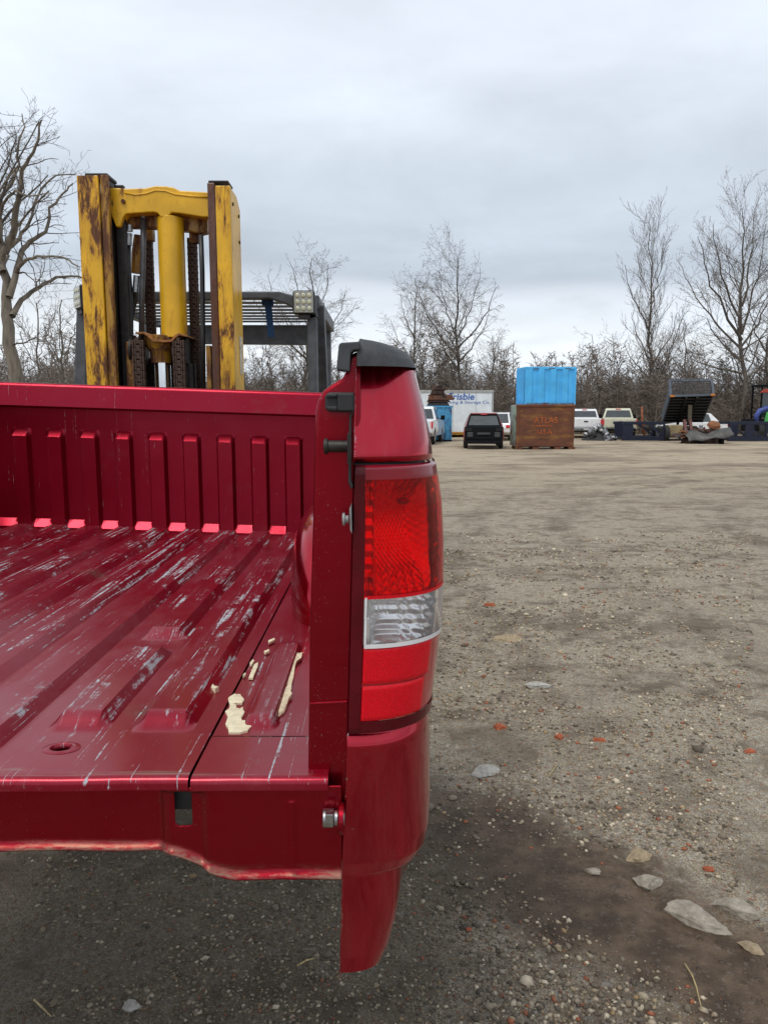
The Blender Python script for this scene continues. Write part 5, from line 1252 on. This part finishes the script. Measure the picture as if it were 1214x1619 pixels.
# white box trailer with blue lettering
YX = 50.0
a, b = at(640, 620, YX), at(780, 617, YX); x0, x1 = float(a[0]), float(b[0]); zt = float(b[2]); z0 = float(at(760, 690, YX)[2])
tr = thing('box_trailer', 'white box trailer with blue lettering parked behind the dark wreck', 'trailer', ((x0 + x1) / 2, YX, 0), 0, world_coords=True)
TW = plain('trailer_white', (.74, .78, .80), .45, 0, .12, 1.5)
bx_ = MB().box((x0, YX, z0 + .28), (x1, YX + 6.5, zt - .18)).build('box_body', TW, tr, bevel=.03)
MB().box((x0 - .02, YX - .025, zt - .18), (x1 + .02, YX + 6.52, zt)).build('top_rail', plain('dull_alloy', (.42, .42, .40), .5, .3), tr, bevel=.02)
MB().box((x1 - .10, YX - .02, z0 + .30), (x1 + .015, YX + .1, zt - .19)).build('corner_post', plain('dull_alloy', (.42, .42, .40), .5, .3), tr, bevel=.02)
for px in (716, 752): 
    xx = float(at(px, 650, YX)[0]); MB().box((xx - .02, YX - .012, z0 + .3), (xx + .02, YX - .001, zt - .2)).build('panel_seam', plain('seam_grey', (.52, .56, .58), .5), bx_)
OR = plain('orange_rail_paint', (.50, .24, .03), .6, 0, .35, 6)
MB().box((x0, YX - .02, z0 + .20), (x1 - .02, YX + .1, z0 + .275)).build('bottom_rail', OR, tr); MB().box((x0 + .3, YX + .02, .25), (x1 - 1.2, YX + .2, z0 + .10)).build('side_skirt', OR, tr, bevel=.02)
for yy in (YX + 4.5, YX + 5.7):
    for xx in (x0 + .4, x1 - .4): wheel(tr, xx, yy, .5, .3)
for xx in (x0 + .6, x1 - .7): MB().box((xx, YX + .4, -.05), (xx + .15, YX + .55, z0 + .3)).build('landing_leg', plain('dull_alloy', (.42, .42, .40), .5, .3), tr)
MB().box((x0 + .5, YX + 3.9, .40), (x1 - .5, YX + 6.2, z0 + .29)).build('running_gear', BLACKCAR, tr, bevel=.02)
BLUE_T = plain('blue_lettering', (.055, .14, .45), .5, 0, .15, 3)
p = at(728.5, 627.5, YX); text('Frisbie', .58, BLUE_T, bx_, Matrix.Translation((p[0], YX - .006, p[2])) @ FACE, .15, sx=1.12, bold=.012)
p = at(737, 636.2, YX); text('Moving & Storage Co.', .27, BLUE_T, bx_, Matrix.Translation((p[0], YX - .006, p[2])) @ FACE, .1, sx=1.28)

# blue steel bin with rusty scrap on top
YS = 44.5
a, b = at(676, 642, YS), at(714, 695, YS); x0, x1, zt = float(a[0]), float(b[0]), float(a[2])
BLUE = rusty('faded_blue_paint', (.065, .30, .52), .10, (2, 2, 1), .25)
bb_ = thing('steel_bin', 'blue steel bin behind the half hidden white pickup', 'bin', ((x0 + x1) / 2, YS, 0), 0, world_coords=True)
MB().box((x0, YS, .05), (x1, YS + 1.6, zt)).build('shell', BLUE, bb_, bevel=.02)
for k in range(4): xx = x0 + .05 + (x1 - x0 - .1) * k / 3; MB().box((xx - .04, YS - .05, .1), (xx + .04, YS - .001, zt - .08)).build('stiffener', BLUE, bb_, bevel=.01)
MB().box((x0 - .04, YS - .06, zt - .08), (x1 + .04, YS + 1.64, zt + .02)).build('rim', BLUE, bb_, bevel=.01); MB().box((x0, YS - .02, -.05), (x1, YS + 1.5, .048)).build('skid', BLACKCAR, bb_)
sc_ = thing('scrap_bundle', 'rusty scrap metal bundle heaped on the blue steel bin', 'scrap', ((x0 + x1) / 2, YS, zt), 0, world_coords=True)
rs = random.Random(3); RS = [RUSTY_BROWN, plain('dark_rust', (.045, .022, .015), .85, .2, .4, 12), plain('scrap_black', (.012, .011, .011), .7)]
zz = zt + .02
for k, (px0, px1, h, mi) in enumerate(((675, 711, .22, 2), (674, 713, .14, 1), (676, 718, .34, 0), (680, 704, .28, 1), (685, 701, .20, 1), (690, 699, .12, 1))):
    xa, xb = float(at(px0, 640, YS)[0]), float(at(px1, 640, YS)[0])
    MB().hexa([(xa, YS + .1, zz), (xb, YS + .05, zz), (xb - .1, YS + 1.2, zz), (xa + .1, YS + 1.3, zz)], [(xa + .1, YS + .2, zz + h), (xb - .12, YS + .1, zz + h * .9), (xb - .2, YS + 1.1, zz + h), (xa + .2, YS + 1.2, zz + h)]).build('scrap_piece', RS[mi], sc_, bevel=.03); zz += h * .93
for k in range(16):
    px, py = rs.uniform(676, 714), rs.uniform(618, 640); p = at(px, py, YS + rs.uniform(-.05, .5)); d = Vector((rs.uniform(-1, 1), rs.uniform(-.3, .3), rs.uniform(-.4, .5))).normalized() * rs.uniform(.2, .45)
    if p[2] < zt + .08 or abs(px - 695) > 6 + (py - 612) * .7: continue
    MB().bar(Vector(p) - d, Vector(p) + d, rs.uniform(.04, .10), .05).build('scrap_piece', RS[k % 3], sc_)

# rusty steel box with a lettered end and the blue container on it
p = gnd(860, 710); YR_ = float(p[1]); hx = 1.33
rb = thing('steel_box', 'rusty brown steel box with faded orange lettering on its side', 'steel box', (p[0] + .02, YR_, 0), -.035, group=None)
m = MN('rusty_box_steel'); n1 = m.noise(1.4, 6, .65, m.mapv((1, 1, 2.2))); n2 = m.noise(.9, 4, .6, m.mapv((1, 1, 3.5), loc=(2, 0, 1)))
c_ = m.mix(m.step(n1, .3, .7), (.105, .038, .022), (.185, .065, .030)); c_ = m.mix(m.math('MULTIPLY', m.step(n2, .50, .68), .8), c_, (.30, .14, .032)); c_ = m.mix(m.math('MULTIPLY', m.noise(30, 4), .3), c_, (.05, .022, .015))
m.set(Base_Color=c_, Roughness=.85); m.bump(m.noise(20, 5), .3, .01); RBOX = m.m
GRN = rusty('pale_green_weathered_paint', (.26, .34, .27), .35, (2, 2, .7), .3); hz_ = 2.04
MB().box((-hx, 0, .10), (hx, 1.3, hz_)).build('shell', RBOX, rb, bevel=.05)
MB().hexa([(-hx - .13, .28, .14), (-hx - .002, .02, .10), (-hx - .002, 1.25, .10), (-hx - .13, 1.2, .14)], [(-hx - .13, .28, hz_ - .04), (-hx - .002, .02, hz_ - .02), (-hx - .002, 1.25, hz_ - .02), (-hx - .13, 1.2, hz_ - .04)]).build('side_panel', GRN, rb, bevel=.03)
MB().box((-hx - .02, -.04, hz_ - .10), (hx + .03, 1.35, hz_ + .01)).build('top_frame', RBOX, rb, bevel=.02)
for xx in (-hx + .02, hx - .10): MB().box((xx, -.03, .1), (xx + .09, .0, hz_ - .11)).build('corner_post', RBOX, rb, bevel=.01)
for xx in (-1.35, -.55, .45, 1.1): MB().box((xx, .02, -.05), (xx + .30, 1.2, .098)).build('skid', RBOX, rb)
FADED = plain('faded_orange_lettering', (.46, .11, .025), .85, 0, .5, 9)
text('ATLAS', .40, FADED, rb, Matrix.Translation((0.02, -.006, 1.32)) @ FACE, 0, sx=.95); text('U.S.A', .30, FADED, rb, Matrix.Translation((-.03, -.006, .79)) @ FACE, 0, sx=1.0)
MB().box((-.58, -.008, 1.055), (.30, -.001, 1.085)).build('faded_stripe', FADED, rb)
ca_ = []
for k in range(40): 
    a0 = 2 * math.pi * k / 40; ca_.append((math.cos(a0) * .60, -.004, 1.08 + math.sin(a0) * .60))
MB().tube(ca_ + [ca_[0]], .009, 4, cap=False).build('faded_ring', plain('faded_ring_paint', (.20, .075, .04), .85), rb)
YB2 = YR_ + .05; ang = .20
pc = at(829, 641, YB2); zc0 = float(pc[2]) + .10
ct = thing('container', 'bright blue corrugated steel container stacked on the rusty box', 'container', (pc[0], YB2, zc0 - .08), .10)
LENX, LENY = float(at(911, 641, YB2)[0] - pc[0]) + .02, 1.5; HC = float(at(860, 577, YB2)[2]) - zc0
LB = plain('bright_blue_container_paint', (.075, .46, .88), .5, 0, .16, 1.6, bump=.1)
def corr(n, Lc, depth):
    pts = []; w = Lc / n
    for k in range(n):
        x = k * w
        pts += [(x, 0), (x + w * .42, 0), (x + w * .5, depth), (x + w * .92, depth)]
    return pts + [(Lc, 0)]
pf = corr(4, LENX - .16, .06); V = []; F = []
for x, d_ in pf: V += [(x + .08, d_ - .01, .10), (x + .08, d_ - .01, HC - .10)]
for i in range(len(pf) - 1): F.append((2 * i, 2 * i + 2, 2 * i + 3, 2 * i + 1))
MB().add(V, F).build('corrugated_wall', LB, ct, solid=.01)
pf = corr(5, LENY - .16, .06); V = []; F = []
for x, d_ in pf: V += [(d_ - .01, x + .08, .10), (d_ - .01, x + .08, HC - .10)]
for i in range(len(pf) - 1): F.append((2 * i, 2 * i + 2, 2 * i + 3, 2 * i + 1))
MB().add(V, F).build('corrugated_wall', LB, ct, solid=.01)
for q in ((0, -.02), (LENX - .09, -.02), (0, LENY - .09), (LENX - .09, LENY - .09)): MB().box((q[0], q[1], .0), (q[0] + .09, q[1] + .09, HC)).build('corner_post', LB, ct, bevel=.015)
MB().box((.091, -.02, HC - .11), (LENX - .091, .07, HC)).build('top_rail', LB, ct, bevel=.015); MB().box((.091, -.02, 0), (LENX - .091, .07, .11)).build('bottom_rail', rusty('rust_edged_blue_paint', (.10, .30, .45), .45), ct, bevel=.015)
MB().box((0, .071, HC - .11), (.08, LENY - .091, HC)).build('top_rail', LB, ct, bevel=.015); MB().box((0, .071, 0), (.08, LENY - .091, .11)).build('bottom_rail', LB, ct, bevel=.015)
MB().box((.07, .07, .02), (LENX - .03, LENY - .03, HC - .03)).build('inner_shell', LB, ct)
for k in range(3): xx = .35 + k * (LENX - .9) / 2; MB().box((xx, -.026, HC - .085), (xx + .28, -.019, HC - .045)).build('rail_slot', plain('slot_shadow_grey', (.10, .14, .17), .8), ct)
for q in ((.1, .1), (LENX - .4, .1), (.1, LENY - .4), (LENX - .4, LENY - .4)): MB().box((q[0], q[1], -.10), (q[0] + .3, q[1] + .3, -.001)).build('foot', BLACKCAR, ct)

# heap of old wheels and hubs
p = gnd(947, 697); hp = thing('scrap_heap', 'grey heap of scrap wheels in front of the white and cream pickups', 'scrap', (p[0], p[1], 0), 0, world_coords=True)
rs = random.Random(12); AL = [plain('scrap_alloy', (.36, .36, .37), .45, .8, .4, 8), plain('scrap_tyre', (.03, .03, .032), .8), plain('scrap_grey', (.12, .12, .125), .6, .3, .4, 8)]
for k in range(60):
    zf = rs.random() ** 1.2; rr = .88 * (1 - zf) + .04; a0 = rs.uniform(0, 6.28); r_ = rs.uniform(.10, .22)
    c0 = (p[0] + rr * math.cos(a0) + (.2 if zf < .2 else 0), p[1] + .5 + rr * .6 * math.sin(a0), .10 + zf * .78)
    M = Matrix.Translation(c0) @ Matrix.Rotation(rs.uniform(-1, 1), 4, 'X') @ Matrix.Rotation(rs.uniform(-1, 1), 4, 'Y')
    mi = 0 if zf > .45 and rs.random() < .7 else rs.choice((0, 1, 1, 2))
    MB().lathe([(r_ * .45, -.05), (r_ * .9, -.07), (r_, -.04), (r_, .04), (r_ * .9, .07), (r_ * .45, .05)], 14, M).build('scrap_wheel', AL[mi], hp, 'auto')
MB().lathe([(.9, -.05), (.95, .05), (.6, .25), (.15, .62)], 14, Matrix.Translation((p[0], p[1] + .5, 0)) @ Matrix.Diagonal((1, .6, 1, 1))).build('heap_core', AL[1], hp)

# navy steel frames
def frame(label, px0, px1, pyb, pyt, depth, posts, brace):
    a, b = gnd(px0, pyb), gnd(px1, pyb); Y = float(a[1]); xa, xb = float(a[0]), float(b[0]); zt = float(at(px0, pyt, Y)[2])
    t = thing('navy_rack', label, 'rack', ((xa + xb) / 2, Y, 0), 0, world_coords=True)
    for y0 in (Y, Y + depth):
        MB().box((xa, y0, .02), (xb, y0 + .14, .26)).build('bottom_beam', NAVY, t, bevel=.01); MB().box((xa, y0, zt - .16), (xb, y0 + .12, zt)).build('top_beam', NAVY, t, bevel=.01)
        for f_, w_ in posts: xx = xa + (xb - xa) * f_; MB().box((xx, y0 + .01, .261), (xx + w_, y0 + .11, zt - .161)).build('post', NAVY, t, bevel=.01)
        for f0, f1 in brace: MB().bar((xa + (xb - xa) * f0, y0 + .06, zt - .17), (xa + (xb - xa) * f1, y0 + .06, .27), .09, .11).build('brace', NAVY, t)
    for f_ in (0.02, .5, .97): xx = xa + (xb - xa) * f_; MB().box((xx, Y + .141, .05), (xx + .1, Y + depth - .001, .2)).build('cross_beam', NAVY, t)
    return t
frame('navy steel frame with a diagonal brace in front of the cream pickup', 983, 1050, 697, 667, 1.8, [(.03, .55), (.96, .1)], [(.62, .98)])
frame('long navy steel frame at the right edge behind the grey scrap panel', 1150, 1245, 698, 667, 2.0, [(.0, .2), (.28, .5), (.62, .12), (.9, .12)], [(.3, .55)])
p = gnd(1023, 693); po = thing('orange_pole', 'rusty orange pole leaning behind the navy brace', 'pole', (p[0], p[1] + .8, 0), 0, world_coords=True)
MB().tube([(p[0] + .1, p[1] + .8, -.05), (p[0] - .10, p[1] + .8, 1.0), (p[0] - .18, p[1] + .8, float(at(1019, 643, p[1] + .8)[2]))], [.075, .07, .06], 10).build('shaft', plain('orange_rust', (.28, .085, .035), .8, 0, .35, 6), po, True)
MB().lathe([(.18, 0), (.18, .03), (.09, .05)], 12, Matrix.Translation((p[0] + .1, p[1] + .8, -.02))).build('foot_plate', RUSTY_BROWN, po)

# dump body tipped up on its trailer
YD = 45.0
dp = thing('dump_trailer', 'dump trailer with its dark bed tipped up, grey mesh headboard on top', 'dump trailer', (float(at(1085, 700, YD)[0]), YD, 0), 0, world_coords=True)
def D(px, py, Y=YD): return Vector(at(px, py, Y))
b0, b1, t0, t1 = D(1047, 668, YD + 1.9), D(1109, 668, YD + 1.9), D(1059, 626, YD), D(1127, 624, YD)
DK, DGREY = plain('dark_underbody', (.010, .009, .008), .7, .1, .4, 3), plain('grey_dump_paint', (.115, .135, .165), .5, .1, .3, 4)
nrm = (b1 - b0).cross(t0 - b0).normalized() * -.10
if nrm.y < 0: nrm = -nrm
MB().hexa([b0, b1, b1 + nrm, b0 + nrm], [t0, t1, t1 + nrm, t0 + nrm]).build('bed_floor', DK, dp, bevel=.02)
for k in range(9):
    f_ = .06 + .105 * k; a_, c_ = b0.lerp(t0, f_), b1.lerp(t1, f_); MB().bar(a_ - nrm * .7, c_ - nrm * .7, .10, .07).build('cross_member', plain('dark_member', (.022, .017, .014), .7, .1, .4, 3), dp)
for f_ in (.36, .62): MB().bar(b0.lerp(b1, f_) - nrm * 1.6, t0.lerp(t1, f_) - nrm * 1.6, .12, .12).build('long_beam', DK, dp)
for s, (bq, tq) in enumerate(((b0, t0), (b1, t1))):
    up_ = (nrm * 9).normalized() * .55; MB().hexa([bq, bq + (b1 - b0) * .02, bq + (b1 - b0) * .02 + up_, bq + up_], [tq, tq + (b1 - b0) * .02, tq + (b1 - b0) * .02 + up_, tq + up_]).build('bed_side', DGREY, dp)
h0, h1 = D(1058, 601, YD + .25), D(1124, 601, YD + .25)
for a_, c_, w_ in ((t0, h0, .14), (t1, h1, .14), (h0, h1, .12), (t0, t1, .22)): MB().bar(a_, c_, w_, .12).build('headboard_frame', DGREY, dp)
mg = plain('grey_mesh_panel', (.060, .062, .066), .6, .2, .2, 20)
for k in range(14): MB().bar(t0.lerp(t1, .05 + .9 * k / 13), h0.lerp(h1, .05 + .9 * k / 13), .05, .03).build('mesh_bar', mg, dp)
for k in range(7): f_ = .15 + .75 * k / 6; MB().bar(t0.lerp(h0, f_), t1.lerp(h1, f_), .035, .03).build('mesh_bar', mg, dp)
for q in (t0.lerp(t1, .03), t0.lerp(t1, .97)): MB().box(q + Vector((-.12, -.16, -.07)), q + Vector((.12, -.10, .05))).build('marker_lamp', plain('amber_lamp', (.60, .20, .02), .4), dp, bevel=.01)
for f_ in (.40, .52): MB().bar(D(1080 + f_ * 20, 668, YD + .6), D(1078 + f_ * 26, 640, YD + .5), .12).build('hoist_ram', plain('ram_grey', (.14, .12, .09), .4, .4), dp)
for px in (1083, 1092): MB().bar(D(px, 680, YD + .2), D(px - 2, 664, YD + .5), .16).build('hoist_ram', plain('rust_pink', (.15, .06, .05), .7), dp)
MB().box((float(D(1047, 690)[0]), YD + .3, .50), (float(D(1110, 690)[0]), YD + 3.2, .72)).build('chassis', DK, dp, bevel=.02)
for yy in (YD + .9, YD + 2.2): 
    for px in (1051, 1106): wheel(dp, float(D(px, 690)[0]), yy, .42, .28)
MB().box((float(D(1052, 690)[0]), YD - .35, .35), (float(D(1075, 690)[0]), YD + .28, .92)).build('tool_box', plain('beige_tool_box', (.26, .20, .10), .6, 0, .25, 3), dp, bevel=.06)
MB().lathe([(.2, 0), (.44, 0), (.46, .04), (.46, .2), (.44, .24), (.2, .24)], 20, Matrix.Translation((float(D(1047, 690)[0]), YD - .1, .45)) @ Matrix.Rotation(math.pi / 2, 4, 'Y')).build('spare_wheel', TYRE, dp, 'auto')

# scrap pile with the crumpled grey panel in front of the dump trailer
YP = 40.5
sp2 = thing('scrap_pile', 'pile of rusty scrap and a crumpled grey panel below the tipped bed', 'scrap', (float(at(1120, 700, YP)[0]), YP, 0), 0, world_coords=True)
V = []; n1_, n2_ = 30, 10
xs_ = np.linspace(float(at(1088, 700, YP)[0]), float(at(1160, 700, YP)[0]), n1_)
PG = np.zeros((n1_, n2_, 3))
for i, x in enumerate(xs_):
    u = i / (n1_ - 1)
    for j in range(n2_):
        v = j / (n2_ - 1); PG[i, j] = (x, YP + .55 * v ** 1.6 + .12 * math.sin(u * 7), .10 + .30 * u + (.40 + .10 * math.sin(u * 9)) * v + .05 * math.sin(u * 14 + v * 5))
MB().grid(PG).build('crumpled_panel', plain('dull_grey_panel', (.085, .082, .075), .5, .3, .4, 3), sp2, True, solid=.03)
for px in (1108, 1140): q = at(px, 700, YP + .25); MB().box((q[0] - .07, YP + .1, -.04), (q[0] + .07, YP + .5, .25)).build('support_leg', BLACKCAR, sp2)
rs = random.Random(8)
for k in range(70):
    px = rs.uniform(1072, 1135); py = 690 - 12 * rs.random() * (1 - abs(px - 1108) / 50); Yk = YP + rs.uniform(.7, 2.0); q = Vector(at(px, py, Yk)); q.z = max(.12, q.z)
    d_ = Vector((rs.uniform(-1, 1), rs.uniform(-.5, .5), rs.uniform(-.3, .3))).normalized() * rs.uniform(.12, .42)
    MB().bar(q - d_, q + d_, rs.uniform(.05, .22), rs.uniform(.03, .12)).build('scrap_piece', rs.choice([RUSTY_BROWN, RS[1], RS[0], plain('rust_light', (.22, .085, .035), .8, .1, .4, 5), AL[2], RS[2]]), sp2)
MB().lathe([(1.15, 0), (1.0, .35), (.4, .65)], 12, Matrix.Translation((float(at(1108, 695, YP + 1.3)[0]), YP + 1.35, -.05)) @ Matrix.Diagonal((1, .55, 1, 1))).build('heap_core', RS[1], sp2)
q = at(1127, 676, YP + 1.2); MB().lathe([(.25, 0), (.36, .10), (.30, .26), (.10, .32)], 12, Matrix.Translation(q) @ Matrix.Rotation(.5, 4, 'X')).build('rusty_drum', plain('rust_light', (.22, .085, .035), .8, .1, .4, 5), sp2, 'auto')
q = gnd(1038, 694); MB_o = MB().prism([(q[0] - .35, .05), (q[0] + .25, .05), (q[0] + .30, .70), (q[0] + .02, .95), (q[0] - .30, .55)], float(q[1]), float(q[1]) + .06, 'y').build('white_panel', plain('white_scrap_panel', (.6, .6, .58), .5), None, bevel=.01)
tag(MB_o, 'white sheet panel standing between navy brace and beige tool box', 'panel')

# machine cut by the right edge: dark cab with red roof, blue arm, green bin
YV = 48.0
mc = thing('yard_machine', 'red roofed yard machine with a blue arm at the right edge', 'machine', (float(at(1215, 700, YV)[0]), YV, 0), 0, world_coords=True)
def V3(px, py, Y=YV): return Vector(at(px, py, Y))
x0, x1 = V3(1202, 640).x, V3(1238, 640).x; ztp = V3(1210, 608).z; zb3 = V3(1210, 655).z
for xx in (x0, x1 - .09):
    for yy in (YV, YV + 1.2): MB().box((xx, yy, zb3 - .9), (xx + .09, yy + .09, ztp - .12)).build('cab_post', BLACKCAR, mc, bevel=.01)
MB().box((x0 - .05, YV - .06, ztp - .119), (x1 + .05, YV + 1.35, ztp)).build('cab_top', BLACKCAR, mc, bevel=.03)
MB().hexa([(x0 - .12, YV - .12, ztp - .50), (x1 + .1, YV - .12, ztp - .50), (x1 + .1, YV - .02, ztp - .50), (x0 - .12, YV - .02, ztp - .50)], [(x0 + .10, YV - .12, ztp - .28), (x1 + .1, YV - .12, ztp - .28), (x1 + .1, YV - .02, ztp - .28), (x0 + .10, YV - .02, ztp - .28)]).build('red_visor', plain('red_visor_paint', (.40, .05, .03), .5), mc, bevel=.02)
quad('cab_glass', [(x0 + .1, YV + .04, zb3 - .2), (x1 - .1, YV + .04, zb3 - .2), (x1 - .1, YV + .04, ztp - .52), (x0 + .1, YV + .04, ztp - .52)], GLASS, mc, .01)
MB().tube([V3(1195, 668), V3(1195, 658), V3(1200, 650), V3(1210, 646), V3(1230, 645)], [.15, .16, .17, .18, .18], 10).build('blue_arm', plain('blue_machine_paint', (.04, .065, .26), .5, 0, .25, 4), mc, True)
MB().hexa([V3(1207, 668, YV - .3), V3(1240, 668, YV - .3), V3(1240, 668, YV + .8), V3(1207, 668, YV + .8)], [V3(1211, 652, YV - .3), V3(1240, 652, YV - .3), V3(1240, 652, YV + .8), V3(1211, 652, YV + .8)]).build('green_bin', plain('green_machine_paint', (.07, .42, .09), .5, 0, .2, 4), mc, bevel=.04)
MB().box((x0 - .5, YV - .1, .45), (x1 + 1.2, YV + 1.5, zb3 - .3)).build('chassis', BLACKCAR, mc, bevel=.05)
for px in (1196, 1240): wheel(mc, V3(px, 690).x + .2, YV + .2, .5, .35); wheel(mc, V3(px, 690).x + .2, YV + 1.3, .5, .35)
for o in bpy.data.objects:
    if '_loc' in o: del o['_loc']
